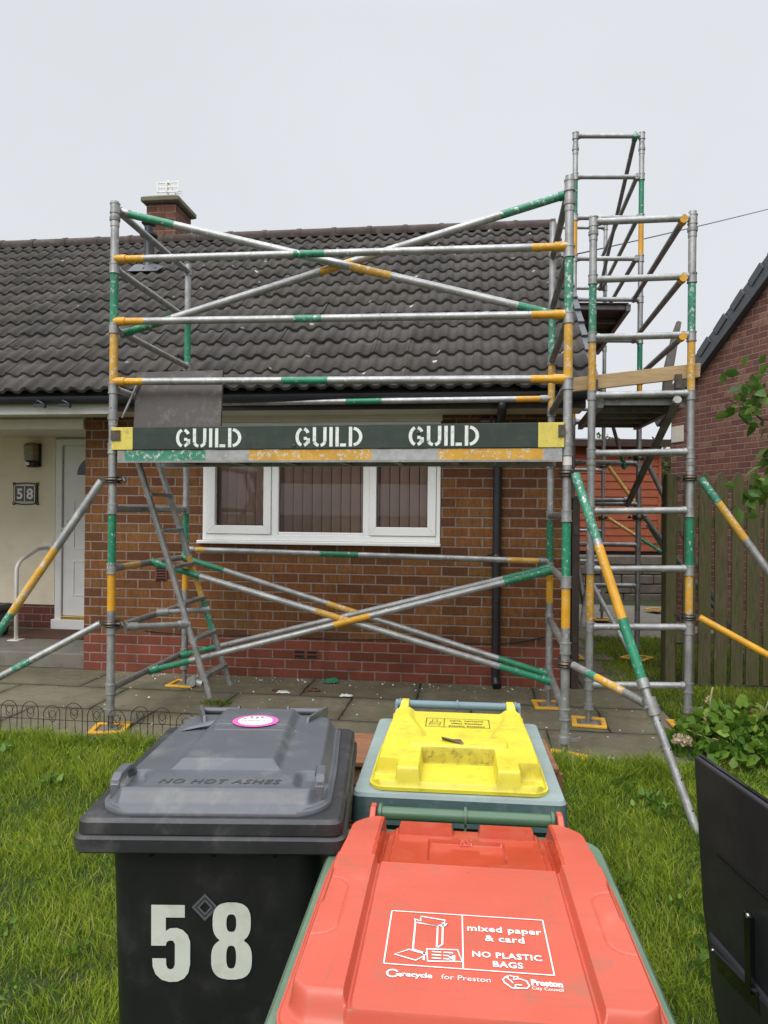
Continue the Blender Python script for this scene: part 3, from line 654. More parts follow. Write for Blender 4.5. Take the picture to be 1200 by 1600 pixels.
# ================================================================== porch furnishings
t = thing('wall_lamp', 'amber glass porch lamp with black sensor below it, on the cream wall', 'lamp', (-4.93, 7.70, 2.05), world=True)
c = atY(50, 708, 7.64)
k = MB(); k.loft([rrect(.10, .10, .03, c.z - .09, c.x, 7.64), rrect(.135, .13, .04, c.z - .085, c.x, 7.635), rrect(.145, .14, .045, c.z + .08, c.x, 7.63), rrect(.12, .11, .04, c.z + .11, c.x, 7.64), rrect(.04, .04, .015, c.z + .12, c.x, 7.65)]); k.build('lamp_shade', BULB, t, autosmooth=40)
k = MB(); k.loft([rrect(.10, .09, .03, c.z - .16, c.x + .01, 7.645), rrect(.12, .11, .03, c.z - .15, c.x + .01, 7.64), rrect(.12, .11, .03, c.z - .088, c.x + .01, 7.64)]); k.box(c.x + .02, c.x + .08, 7.66, 7.699, c.z - .15, c.z + .11); sn = k.build('sensor_housing', BLACKP, t)
k = MB(); k.box(c.x - .045, c.x + .005, 7.575, 7.592, c.z - .14, c.z - .105); k.build('sensor_lens', UPVC, sn, bevel=.004)
t = thing('house_number_plaque', 'black house number plaque reading 58 in a scrolled frame on cream wall', 'plaque', (-5.07, 7.70, 1.62), world=True)
c = (atY(22, 757, 7.68) + atY(57, 786, 7.68)) / 2; hw, hh = .125, .098
k = MB(); k.box(c.x - hw, c.x + hw, 7.675, 7.70, c.z - hh, c.z + hh); k.build('tile_back', DGLASS, t)
k = MB()
for x0, x1, z0, z1 in ((-hw, hw, hh - .008, hh), (-hw, hw, -hh, -hh + .008), (-hw, -hw + .008, -hh, hh), (hw - .008, hw, -hh, hh), (-.004, .004, -hh, hh)): k.box(c.x + x0, c.x + x1, 7.666, 7.676, c.z + z0, c.z + z1)
k.build('white_border', PRINTW, t)
k = MB(); put(k, text_faces('5', .165, .004), lambda u, v: (c.x - .061 + u, 7.671, c.z - .057 + v)); put(k, text_faces('8', .165, .004), lambda u, v: (c.x + .061 + u, 7.671, c.z - .057 + v)); k.build('digits', PRINTW, t, recalc=False)
k = MB()
for sx in (-1, 1):
    for sz in (-1, 1): k.path([(c.x + sx * (hw + .02 + .015 * math.cos(R(a))), 7.69, c.z + sz * (hh + .012 + .015 * math.sin(R(a)))) for a in range(0, 331, 30)], .006, 6)
    k.path([(c.x + sx * (hw + .018), 7.69, c.z + z) for z in (-hh, -.04, 0, .04, hh)], .007, 6); k.path([(c.x + x, 7.69, c.z + sx * (hh + .013 + .012 * math.cos(x * 12))) for x in (-hw, -.08, -.04, 0, .04, .08, hw)], .006, 6)
k.build('scroll_frame', WIRE, t)
t = thing('handrail', 'white tubular grab rail beside the porch door', 'handrail', (-4.64, 6.95, .1), world=True)
c = atY(25, 998, 6.9); top = c.z + .80
e = atY(74, 857, 7.68)
k = MB(); pp = [(c.x, 6.9, .10), (c.x, 6.9, top - .1)] + [(c.x + .02 * (1 - math.cos(R(a))), 6.9 + .12 * (1 - math.cos(R(a))), top - .1 + .1 * math.sin(R(a)) + .03 * (1 - math.cos(R(a)))) for a in range(15, 91, 15)] + [(e.x, 7.5, e.z), (e.x, 7.70, e.z + .01)]
k.path(pp, .020, 12); k.build('rail', WHITEP, t)
k = MB(); k.box(c.x - .06, c.x + .06, 6.84, 6.96, .099, .108); k.build('foot_plate', WHITEP, t, bevel=.002)
k = MB(); k.box(e.x - .055, e.x + .055, 7.688, 7.70, e.z - .06, e.z + .08); k.build('wall_plate', WHITEP, t, bevel=.002)
k = MB(); c = atZ(112, 985, .1)
k.box(c.x - .42, c.x + .42, 7.02, 7.52, .099, .113); tag(k.build('door_mat', MAT_), 'brown coir mat on the porch floor before the white door', 'door mat')
t = thing('wheelie_bin', 'small dark recycling box standing in the porch at the far edge', 'bin', (-5.10, 7.05, .1))
k = MB(); k.loft([rrect(.30, .36, .03, 0), rrect(.37, .43, .04, .27)]); k.build('body', BLUEG, t)
k = MB(); k.loft([rrect(.40, .46, .04, .27), rrect(.41, .47, .04, .30), rrect(.36, .42, .05, .33)]); k.build('lid', BLUEG, t, autosmooth=40)

# ================================================================== neighbouring house
u = RT0 * .272 - FW * .962; P0 = RT0 * 3.96 + FW * 10.0
t = thing('neighbouring_house', 'mauve brick gable end of the house beyond the picket fence', 'house', (P0.x, P0.y, 0), math.atan2(u.y, u.x))
sl_ = .76; z_e = 2.93; ap = 4.6; L2 = 9.2
k = MB(); k.prism([(0, -.2), (L2, -.2), (L2, z_e), (ap, z_e + ap * sl_), (0, z_e)], lambda x, z: (x, 0, z), lambda x, z: (x, 7, z)); k.build('wall', NBRICK, t)
k = MB(); l = math.hypot(1, sl_); dv = Vector((1, 0, sl_)) / l; nv = Vector((-sl_, 0, 1)) / l
nst = 16; el = ap * l / nst
for i in range(nst):
    a = Vector((0, 0, z_e)) + dv * (i * el - .30) + nv * .02
    k.obox(a + Vector((0, -.05, 0)), a + dv * (el * 1.05) + nv * .03 * 0 + Vector((0, -.05, 0)), Vector((0, .045, 0)), nv * (.085 + .018))
    k.obox(a + dv * .10 + nv * .05 + Vector((0, -.06, 0)), a + dv * (el * .95) + nv * .07 + Vector((0, -.06, 0)), Vector((0, .05, 0)), nv * .05)
k.build('verge', VERGE, t, bevel=.006)
k = MB(); a = Vector((-.25, 0, z_e - .25 * sl_)) + nv * .10; c = Vector((ap, 0, z_e + ap * sl_)) + nv * .10
k.obox(a + Vector((0, 3.5, 0)), c + Vector((0, 3.5, 0)), Vector((0, 3.5, 0)), nv * .04)
k.obox(Vector((2 * ap + .25, 3.5, a.z)), Vector((ap, 3.5, c.z)), Vector((0, 3.5, 0)), Vector((sl_, 0, 1)) / l * .04); k.build('roof', TILE, t)
k = MB(); k.box(.02, .26, -.012, .02, 2.44, 2.66); k.build('kneeler_stone', CREAMB, t, bevel=.004)

# ================================================================== picket fence and gate posts
f0 = RT0 * 2.44 + FW * 6.16
t = thing('picket_fence', 'mossy green wooden picket fence with pointed tops right of the scaffolding', 'fence', (f0.x, f0.y, -.03), YAW)
rnd = random.Random(11)
for i in range(18):
    x = .165 + i * .137; wd = .053 + rnd.uniform(-.003, .003); ht = 1.84 + rnd.uniform(-.02, .015); ln = rnd.uniform(-.006, .006)
    k = MB(); p = [(-wd, .03), (wd, .03), (wd + ln, ht - .075), (wd * .45 + ln, ht - .012), (ln, ht), (-wd * .45 + ln, ht - .012), (-wd + ln, ht - .075)]
    dy = rnd.uniform(-.004, .004)
    k.prism(p, lambda a, z: (x + a, dy, z), lambda a, z: (x + a, dy + .02, z)); k.build('picket', FENCEW, t, bevel=.003)
for z in (.42, 1.42):
    k = MB(); k.box(.02, 2.62, .025, .075, z - .045, z + .045); k.build('rail', FENCEW, t, bevel=.004)
for x in (.045, 2.4):
    k = MB(); k.box(x - .05, x + .05, .08, .18, 0, 1.80); k.build('post', FENCEW, t, bevel=.006)
t = thing('gate_post', 'thick mossy gate post with rail stubs at the end of the picket fence', 'post', (f0.x - .0, f0.y - .02, -.03), YAW)
k = MB(); k.box(-.045, .045, -.02, .07, 0, 1.83); k.build('post', FENCEW, t, bevel=.008)
for z in (.46, 1.40):
    k = MB(); k.box(.047, .11, .0, .05, z - .07, z + .07); k.build('rail_stub', FENCEW, t, bevel=.004)
t = thing('corner_post', 'slim dark wooden post against the brick corner of the bungalow', 'post', (.845, 6.17, 0))
k = MB(); k.box(-.03, .03, -.035, .035, 0, 1.56); k.prism([(-.03, 0), (.03, 0), (.03, .05), (-.03, .02)], lambda x, z: (x, -.035, 1.56 + z), lambda x, z: (x, .035, 1.56 + z)); k.build('post', BROWNF, t, bevel=.004)
k = MB(); k.box(-.02, .02, -.045, -.035, 1.28, 1.36); k.box(-.02, .02, -.045, -.035, .38, .46); k.build('hinge', CLAMP, t)

# ================================================================== behind: retaining wall, shed, hedge, tree
SX1 = atD(1034, 800, 13).x; SY = atD(1034, 800, 13).y; zf, zr = atD(960, 862, 13).z, atD(960, 690, 13).z
t = thing('garden_shed', 'red brown shiplap garden shed behind the scaffold passage', 'shed', (SX1 - 1.6, SY, 0), YAW, world=False)
k = MB(); nb = 14; hb = (zr - zf) / nb
for i in range(nb):
    z = zf + i * hb; k.prism([(0, z + .004), (0, z + hb), (-.006, z + hb), (-.020, z + .012), (-.020, z + .004)], lambda y, z: (-2.2, y, z), lambda y, z: (1.6, y, z))
k.box(-2.2, 1.6, .001, 2.2, zf, zr); k.build('cladding', SHEDW, t)
k = MB(); k.box(1.585, 1.635, -.035, .03, zf, zr); k.box(-.15, -.09, -.035, -.021, zf, zr); k.build('corner_batten', SHEDW, t)
k = MB(); k.box(-2.35, 1.78, -.22, 2.3, zr, zr + .035); k.box(-2.35, 1.78, -.235, -.215, zr - .09, zr + .045); k.build('roof', DECKW, t, bevel=.004)
k = MB(); k.box(-2.3, 1.7, -.05, 2.25, zf - .10, zf); k.build('floor_bearer', DGLASS, t)
t = thing('retaining_wall', 'low grey stone retaining wall under the red shed', 'wall', (SX1 - 1.5, SY - .5, -.1), YAW)
rnd = random.Random(8)
k = MB(); z = 0
for r_ in range(5):
    h = (zf - .05 + .1) / 5; x = -2.4 + rnd.uniform(-.2, 0)
    while x < 2.6:
        l_ = rnd.uniform(.35, .75); k.box(x, x + l_ - .012, rnd.uniform(-.02, .02), .42, z, z + h - .012); x += l_
    z += h
k.build('stones', STONE, t, bevel=.015)
def leaf_cloud(mb, pts, size, rnd, tone, up=.3, asp=.55, fold=.25):
    """pointed, folded leaves around points: pts = [(x, y, z, spread)]"""
    for (x, y, z) in pts:
        d = Vector((rnd.gauss(0, 1), rnd.gauss(0, 1), rnd.gauss(up, .7))).normalized(); s = size * rnd.uniform(.65, 1.25)
        sdv = d.cross(Vector((rnd.gauss(0, 1), rnd.gauss(0, 1), rnd.gauss(0, .3)))).normalized(); nn = d.cross(sdv)
        if nn.z < 0: nn = -nn
        p = Vector((x, y, z)); w_ = s * asp / 2
        vs = [p, p + d * s * .35 + sdv * w_ + nn * w_ * fold, p + d * s * .38 - nn * w_ * .1, p + d * s * .35 - sdv * w_ + nn * w_ * fold, p + d * s * .75 + sdv * w_ * .62 - nn * s * .03, p + d * s * .75 - nn * s * .07, p + d * s * .75 - sdv * w_ * .62 - nn * s * .03, p + d * s - nn * s * .14]
        mb.add(vs, [(0, 1, 2), (0, 2, 3), (1, 4, 5, 2), (3, 2, 5, 6), (4, 7, 5), (5, 7, 6)], 0, True)
        tv = tone(p, rnd); mb.tones += [tv] * 8
class LB(MB):
    def __init__(s): super().__init__(); s.tones = []
    def done(s, name, m, parent):
        o = s.build(name, m, parent, recalc=False); a = o.data.attributes.new('tone', 'FLOAT', 'POINT'); a.data.foreach_set('value', s.tones); return o
hz0, hz1 = atD(1000, 760, 16).z, atD(1000, 690, 16).z; hc = atD(985, 800, 16)
t = thing('hedge', 'clipped light green hedge behind the red shed', 'hedge', (hc.x, hc.y, 0), YAW)
k = LB(); rnd = random.Random(21)
pts = []
for i in range(5200):
    x = rnd.uniform(-2.6, 1.5); pts.append((x, rnd.uniform(-.5, .25), rnd.uniform(1.6, hz1 + .12 * noise.noise((x * 2.1, 3, 1)) + rnd.uniform(-.05, .05))))
leaf_cloud(k, pts, .085, rnd, lambda p, r: min(1, max(0, r.gauss(.5, .25)))); k.done('foliage', HEDGEL, t)
k = MB(); k.box(-2.5, 1.4, -.3, .2, .2, hz1 - .2); k.build('branches', BARK, t)
tc = atD(905, 676, 18)
t = thing('bare_tree', 'sparse dark tree glimpsed under the side scaffold platform', 'tree', (tc.x - .2, tc.y, -.05))
k = MB(); rnd = random.Random(5); k.path([(0, 0, 0), (.05, 0, 1.2), (-.03, 0, 2.2), (.05, .02, 3.3)], [.10, .08, .06, .02], 8); tips = []
for i in range(26):
    a = rnd.uniform(0, 6.28); z = rnd.uniform(1.9, 3.1); l_ = rnd.uniform(.5, 1.1); e = (l_ * math.cos(a), l_ * math.sin(a) * .6, z + rnd.uniform(.1, .5)); k.path([(0, 0, z), (e[0] * .5, e[1] * .5, z + .12), e], [.022, .014, .006], 5)
    for j in range(34): q = rnd.uniform(.35, 1.05); tips.append((e[0] * q + rnd.gauss(0, .09), e[1] * q + rnd.gauss(0, .09), z + (e[2] - z) * q + rnd.gauss(0, .09)))
k.build('trunk', BARK, t)
k = LB(); leaf_cloud(k, tips, .075, rnd, lambda p, r: r.random()); k.done('crown', DARKL, t)
k = MB(); pts = []
a, c = Vector((.93, 9.0, 4.86)), Vector((9.5, 19.5, 10.4)); q1 = atD(897, 398, 9.3); q2 = atD(1200, 320, 14.5)
dirc = (q2 - q1)
for i in range(25):
    s_ = -.02 + i / 24 * 3.0; p = q1 + dirc * s_; p.z -= .05 * (1 - ((s_ - 1.5) / 1.5) ** 2) * 2; pts.append(p)
k.path(pts, .009, 5); tag(k.build('overhead_cable', BLACKP), 'thin dark overhead cable rising across the sky to the upper right', 'cable')
# ================================================================== scaffolding
PR = .0262
def sub(o, mb, name, mats, **k):
    return mb.build(name, mats, o, **k)
def post(root, x, y, zt, zk, bands, jack=.13, spig=None, zb=0.0, twin=0):
    """upright with collars at its rungs, threaded jack leg below; bands = (z0, z1, slot)"""
    k = MB(); z0 = zb + jack
    k.tube((x, y, z0), (x, y, zt), PR, 16, [((a - z0) / (zt - z0), (c - z0) / (zt - z0), m) for a, c, m in bands if a >= z0])
    for z in zk:
        k.tube((x, y, z - .032), (x, y, z + .032), PR + .0045, 16); k.tube((x, y, z + .026), (x, y, z + .034), PR + .0075, 16); k.tube((x, y, z - .034), (x, y, z - .026), PR + .0075, 16)
    for z in (spig or []):
        k.tube((x, y, z - .05), (x, y, z + .05), PR + .003, 16); k.tube((x, y, z - .012), (x, y, z + .012), PR + .008, 16, mi=5)
        for a in (-30, 200): k.tube((x + math.cos(R(a - 70)) * PR, y + math.sin(R(a - 70)) * PR, z + .07), (x + math.cos(R(a - 70)) * (PR + .004), y + math.sin(R(a - 70)) * (PR + .004), z + .07), .007, 8, mi=5)
    o = k.build('post', TUBE, root, autosmooth=40)
    j = MB(); j.tube((x, y, zb + .012), (x, y, z0 + .02), .017, 12, mi=5)
    zz_ = zb + .02
    while zz_ < z0 - .02: j.tube((x, y, zz_), (x, y, zz_ + .006), .0195, 10, mi=5); zz_ += .012
    j.tube((x, y, z0 - .03), (x, y, z0 + .01), PR + .007, 14, mi=0)
    if twin == 0:
        j.obox((x + PR, y, z0 - .01), (x + PR + .055, y - .02, z0 - .005), Vector((0, .010, 0)), Vector((0, 0, .007)), 5); j.obox((x + PR + .02, y - .005, z0 - .01), (x + PR + .065, y - .02, z0 + .012), Vector((0, .012, 0)), Vector((0, 0, .005)), 5)
    j.box(x - .055, x + .055, y - .055, y + .055, zb + .006, zb + .013, 5)
    j.build('jack_leg', TUBE, o, autosmooth=40)
    return o
def rung(root, p0, p1, mi=0, r=.0235, bands=None):
    p0, p1 = Vector(p0), Vector(p1); d = (p1 - p0).normalized()
    k = MB(); k.tube(p0 + d * PR * .8, p1 - d * PR * .8, r, 14, bands, mi)
    for e, s in ((p0, 1), (p1, -1)):
        k.tube(e + d * s * PR, e + d * s * (PR + .022), r + .004, 14, mi=mi); k.tube(e + d * s * (PR + .024), e + d * s * (PR + .028), r + .002, 14, mi=mi)
    return k.build('rung', TUBE, root, autosmooth=40)
def hook(b, p, d, m=0):
    """claw at the end of a brace"""
    k = MB(); d = d.normalized(); k.tube(p - d * .005, p + d * .055, .029, 12, mi=m); k.tube(p - d * .024, p + d * .004, .0275, 12, mi=m)
    sd_ = d.cross(Vector((0, 0, 1))).normalized(); k.tube(p - d * .010 - Vector((0, 0, .030)), p - d * .010 + Vector((0, 0, .034)), .009, 8, mi=5)
    k.build('claw', TUBE, b, autosmooth=40)
def brace(root, p0, p1, bands=None, name='brace', r=.0232, mi=0, ends=(5, 5)):
    p0, p1 = Vector(p0), Vector(p1); k = MB(); k.tube(p0, p1, r, 14, bands, mi); b = k.build(name, TUBE, root, autosmooth=40)
    d = p1 - p0
    if ends[0] is not None: hook(b, p0, d, ends[0])
    if ends[1] is not None: hook(b, p1, -d, ends[1])
    return b
def coupler(par, p, ax=Vector((0, 0, 1)), tilt=0, out=Vector((1, -.4, 0))):
    """hinged steel clamp round an upright"""
    k = MB(); p = Vector(p); out = out.normalized(); s = ax.cross(out).normalized()
    n = 14; ring = [p + (out * math.cos(R(a)) + s * math.sin(R(a))) * .037 for a in range(0, 360, 24)]
    for dz in (-.016, .016): k.path([q + ax * dz for q in ring], .008, 6, 0, True)
    k.path(ring, .013, 6, 0, True)
    k.obox(p + out * .035, p + out * .085, s * .016, ax * .015); k.tube(p - out * .035 + s * .02, p - out * .085 + s * .035, .008, 8); k.tube(p - out * .05 - ax * .03, p - out * .05 + ax * .03, .009, 8)
    k.tube(p - out * .088 + s * .036 - ax * .012, p - out * .072 + s * .03 + ax * .012, .014, 6)
    return k.build('clamp', CLAMP, par, autosmooth=40)
def stab(root, a, foot, t0, low, bands, lowb, mi=0, lowmi=0, tjoin=None, inner=.55, out=Vector((1, -.4, 0)), side=1):
    """outrigger: upper tube from a clamp down to the ground, lower tube bracing it"""
    a, foot, low = Vector(a), Vector(foot), Vector(low); d = foot - a; s = a + Vector((d.x, d.y, 0)).normalized() * .062 + d.normalized() * .01
    k = MB(); e1 = a + d * inner; k.tube(s, e1, .0262, 14, bands, mi); k.tube(e1 - d.normalized() * .05, e1 + d.normalized() * .0, .031, 14, mi=mi)
    o = k.build('stabiliser_arm', TUBE, root, autosmooth=40); coupler(o, a, out=Vector((d.x, d.y, 0)))
    k = MB(); k.tube(e1 + d.normalized() * .0, foot, .0215, 14, mi=0)
    k.build('stabiliser_leg', TUBE, o, autosmooth=40)
    nrm = d.cross(Vector((0, 0, 1))).normalized()
    k = MB()
    for q in range(5):
        p = e1 + d * ((1 - inner) * (.20 + q * .17)); fr_ = nrm.cross(d).normalized(); fr_ = fr_ if fr_.y < 0 else -fr_; k.tube(p + fr_ * .018, p + fr_ * .0219, .0052, 10)
    k.build('pin_hole', DGLASS, o)
    k = MB(); k.tube(foot - Vector((0, 0, .0)), foot + Vector((0, 0, .025)), .045, 14); k.build('rubber_foot', BLACKP, o, autosmooth=40)
    j = a + d * (tjoin if tjoin else inner); e = j - low
    k = MB(); k.tube(low + Vector((e.x, e.y, 0)).normalized() * .066, j - e.normalized() * .03, .0232, 14, lowb, lowmi); o2 = k.build('stabiliser_stay', TUBE, root, autosmooth=40); coupler(o2, low, out=Vector((e.x, e.y, 0)))
    k = MB(); dd = d.normalized(); k.tube(j - dd * .045, j + dd * .045, .036, 14); k.tube(j - e.normalized() * .06, j, .020, 10); k.tube(j - nrm * .05, j + nrm * .05, .009, 8)
    k.build('sleeve_coupler', ALUD, o2, autosmooth=40)
    return o

# ---- front tower
FL, FRp, BL, BRp = Vector((-2.36, 4.505, 0)), Vector((.545, 4.36, 0)), Vector((-2.37, 5.76, 0)), Vector((.575, 5.56, 0))
ZL = [.27 + .395 * k for k in range(9)]; ZR = [.27 + .389 * k for k in range(9)]
T1 = thing('scaffold_tower', 'aluminium scaffold tower with green and yellow bands standing before the window wall', 'scaffold', (-.9, 5.0, 0), world=True)
dF = (FRp - FL).normalized(); nF = Vector((-dF.y, dF.x, 0))
def bnd(z, g=1, y=2): return [(z[6] + .035, z[7] - .035, g), (z[5] + .03, z[6] - .035, y), (z[2] + .035, z[3] - .035, 1), (z[1] + .12, z[2] - .035, 2)]
bL, bR = bnd(ZL, 1, 4), bnd(ZR, 3, 4)
post(T1, FL.x, FL.y, 3.475, ZL, bL, spig=[2.05, 3.36], twin=1); post(T1, FRp.x, FRp.y, 3.44, ZR, bR, spig=[1.86, 3.28])
k = MB(); k.tube((FRp.x, FRp.y, 1.735), (FRp.x, FRp.y, 1.80), PR + .0012, 16); k.build('paper_label', PAPER, T1, autosmooth=40)
post(T1, BL.x, BL.y, 3.49, ZL, bL, jack=.16, twin=1); post(T1, BRp.x, BRp.y, 3.64, ZR[:8] + [3.42], bR, jack=.16, twin=1)
for z in ZL:
    rung(T1, (FL.x, FL.y, z), (BL.x, BL.y, z), 5 if z < 2.2 else 0, bands=[(.1, .3, 4)] if 1 < z < 1.2 else None)
for z in ZR: rung(T1, (FRp.x, FRp.y, z), (BRp.x, BRp.y, z), 5)
def onF(x_, z, off=0.0): return FL + dF * (x_ + 0) + Vector((0, 0, z)) + nF * off
LEN = (FRp - FL).length
for zl, zr, gb in ((3.095, 3.025, (.42, .49, 1)), (2.685, 2.625, (.42, .485, 3)), (2.29, 2.245, (.395, .50, 1))):
    b = brace(T1, onF(.03, zl), onF(LEN - .03, zr), [(0, .065, 2), gb, (.935, 1, 2)], 'guard_rail', ends=(2, 2))
brace(T1, onF(.0, 3.44, .09), onF(LEN, 2.63, .09), [(.02, .13, 1), (.54, .63, 4), (.90, 1, 1)], 'diagonal_brace', r=.025, ends=(0, 1))
brace(T1, onF(.0, 2.64, .13), onF(LEN, 3.39, .13), [(0, .12, 1), (.47, .54, 2), (.86, 1, 3)], 'diagonal_brace', r=.025, ends=(1, 1))
dB = BRp - BL
def onB(t, z, off=0.0): return BL + dB * t + Vector((0, 0, z)) + nF * off
brace(T1, onB(.01, 2.335), onB(.99, 2.315), [(.46, .56, 1), (.92, 1, 2)], 'guard_rail')
brace(T1, onB(.01, 1.125), onB(.99, 1.09), [(0, .05, 4), (.39, .50, 1), (.90, 1, 4)], 'guard_rail', mi=0)
def rg_(side, t, z): return (FL.lerp(BL, t) if side == 0 else FRp.lerp(BRp, t)) + Vector((0, 0, z))
for t_, o_ in ((.93, 0), (.47, .05)):
    t2 = .90 if t_ > .9 else .70
    brace(T1, rg_(0, t_, ZL[2]) + Vector((.03, 0, .0)), rg_(1, t2, ZR[0]) - Vector((.03, 0, 0)), [(.02, .12, 1), (.42, .50, 4), (.88, 1, 1)], 'diagonal_brace', ends=(1, 1))
    brace(T1, rg_(0, t_ - .02, ZL[0]) + Vector((.03, 0, .0)), rg_(1, t2 - .02, ZR[2]) - Vector((.03, 0, 0)), [(.01, .10, 1), (.47, .56, 2) if t_ < .9 else (.0, .0, 2), (.89, 1, 1)], 'diagonal_brace', ends=(1, 1))
# platform, toe board and open hatch
k = MB()
k.box(0, LEN - .05, 0, .045, 0, .066); pl = None
pw = MB()
def Fp(u, v, z): return tuple(FL + dF * u + nF * v + Vector((0, 0, z)))
def fbox(mb, u0, u1, v0, v1, z0, z1, mi=0):
    vs = [Fp(u, v, z) for z in (z0, z1) for v in (v0, v1) for u in (u0, u1)]
    mb.add(vs, [(0, 2, 3, 1), (4, 5, 7, 6), (0, 1, 5, 4), (2, 6, 7, 3), (0, 4, 6, 2), (1, 3, 7, 5)], mi)
fbox(pw, .04, LEN - .05, .02, .62, 1.815, 1.833); plat = pw.build('platform', DECKW, T1)
bm_ = MB(); seg = [(.05, .10, 5), (.10, .66, 3), (.66, .95, 0), (.95, 1.74, 4), (1.74, 2.15, 0), (2.15, LEN - .14, 4), (LEN - .14, LEN - .03, 0)]
for a, c, m in seg: fbox(bm_, a, c, -.028, .018, 1.768, 1.834, m)
fbox(bm_, .05, LEN - .03, .585, .625, 1.768, 1.814, 0); fbox(bm_, .05, LEN - .03, -.028, -.018, 1.755, 1.768, 5)
for q in range(7): fbox(bm_, .3 + q * .38, .34 + q * .38, .02, .585, 1.775, 1.814, 5)
bm_.build('beam', TUBE, plat)
tb = MB(); fbox(tb, .16, LEN - .17, -.036, -.004, 1.838, 1.985, 0); fbox(tb, .01, .16, -.036, -.004, 1.838, 1.985, 1); fbox(tb, LEN - .17, LEN - .02, -.036, -.004, 1.838, 1.985, 1)
toe = tb.build('toe_board', [GUILDG, GUILDY], T1, bevel=.003)
def lett(st, ch, x, place):
    S = .155
    rb = lambda pts: ribbon(st, [(x + p, q) for p, q in pts], S, place)
    if ch == 'G':
        rb(arc(.36, .5, .28, .43, 105, 255, 12)); rb(arc(.36, .5, .28, .43, 78, 30, 5)); rb(arc(.36, .5, .28, .43, 282, 335, 5)); rb([(.62, .18), (.62, .44)]); rb([(.40, .43), (.55, .43)]); return .70
    if ch == 'U':
        rb([(.08, 1), (.08, .26)]); rb([(.08, .24)] + arc(.33, .30, .25, .24, 195, 258, 5)); rb([(.58, 1), (.58, .26)]); rb(arc(.33, .30, .25, .24, 282, 345, 5) + [(.58, .24)]); return .66
    if ch == 'I': rb([(.08, 0), (.08, 1)]); return .16
    if ch == 'L': rb([(.08, 0), (.08, 1)]); rb([(.22, .08), (.50, .08)]); return .50
    if ch == 'D': rb([(.08, 0), (.08, 1)]); rb(arc(.16, .5, .40, .43, 80, -80, 12)); return .56
for pc0, pc1 in ((279, 375), (467, 566), (642, 747)):
    u0 = (atY(pc0, 685, 4.48).x - FL.x); u1 = (atY(pc1, 685, 4.42).x - FL.x); tot = .70 + .66 + .16 + .5 + .56 + 4 * .13; sx = (u1 - u0) / tot; x = 0
    pl_ = lambda p, q: Fp(u0 + p * sx, -.0375, 1.851 + q * .121)
    st = MB()
    for ch in 'GUILD': x += lett(st, ch, x, pl_) + .13
    st.build('stencilled_word', STENCIL, toe, recalc=False)
for u0_, u1_, za_, zb_ in ((.01, .075, 1.90, 1.965), (LEN - .055, LEN - .02, 1.90, 1.97), (2.02, 2.04, 1.93, 1.945), (1.24, 1.26, 1.855, 1.87)):
    k = MB(); fbox(k, u0_, u1_, -.045, -.037, za_, zb_); k.build('board_clip', CLAMP, toe)
k = MB(); fbox(k, LEN - .03, LEN + .0, .02, .62, 1.838, 1.955); k.build('end_board', GUILDY, T1, bevel=.003)
ht = MB(); a0 = (atY(207, 660, 4.56) - FL).dot(dF); a1 = (atY(346, 660, 4.56) - FL).dot(dF)
ht.add([Fp(a0 + (.0 if z < 2 else -.015), v, z) for v, z in ((.06, 1.86), (.13, 2.375))] + [Fp(a1 + (.005 if z < 2 else -.01), v, z) for v, z in ((.06, 1.86), (.13, 2.375))] + [Fp(a0 + (.0 if z < 2 else -.015), v + .02, z) for v, z in ((.06, 1.86), (.13, 2.375))] + [Fp(a1 + (.005 if z < 2 else -.01), v + .02, z) for v, z in ((.06, 1.86), (.13, 2.375))],
       [(0, 2, 3, 1), (4, 5, 7, 6), (0, 1, 5, 4), (2, 6, 7, 3), (1, 3, 7, 5), (0, 4, 6, 2)])
hatch = ht.build('hatch', HATCH, T1, bevel=.003)
brace(T1, Fp(.03, .06, 2.06), Fp(.12, .10, 2.30), None, 'hatch_stay', r=.008, ends=(None, None))
# inclined ladder inside the tower
s0, s1 = Vector((-2.335, 4.80, 1.81)), Vector((-1.845, 4.95, .12)); q0, q1 = Vector((-2.325, 5.12, 1.81)), Vector((-1.80, 5.25, .14))
ld = MB(); ld.tube(s0, s1, .022, 14, [(.0, .02, 5)]); ld.tube(q0, q1, .022, 14, [(.42, .60, 4), (.60, .76, 3)])
lad = ld.build('ladder', TUBE, T1, autosmooth=40)
for i in range(6):
    t_ = .15 + i * .152; a = s0.lerp(s1, t_); c = q0.lerp(q1, t_); k = MB(); k.obox(a, c, Vector((.030, 0, .0)), Vector((0, 0, .011)), 5); k.tube(a + (c - a) * -.02, a + (c - a) * .05, .028, 10, mi=0); k.tube(c + (a - c) * -.02, c + (a - c) * .05, .028, 10, mi=0); k.build('ladder_rung', TUBE, lad, autosmooth=40)
k = MB(); k.tube(s1.lerp(s0, .06) + Vector((-.02, -.02, .0)), s1.lerp(s0, .06) + Vector((-.09, -.03, .02)), .026, 12); k.tube(s1.lerp(s0, .06) + Vector((-.085, -.06, .02)), s1.lerp(s0, .06) + Vector((-.085, .0, .02)), .034, 14); k.build('ladder_foot', TUBE, lad, autosmooth=40)
brace(T1, (FL.x + .10, FL.y + .05, .672), s0.lerp(s1, .69) + Vector((-.01, -.01, -.0)), None, 'ladder_stay', r=.021, ends=(0, 0))
brace(T1, (FL.x + .09, FL.y + .55, .70), q0.lerp(q1, .66), None, 'ladder_stay', r=.020, ends=(0, 0))
stab(T1, (FL.x - .0, FL.y, 1.645), (-3.45, 4.22, -.0), 0, (FL.x, FL.y, .70), [(.34, .66, 4), (.66, .92, 3)], [(.48, .60, 3), (.70, .9, 4)], inner=.80, tjoin=.88)
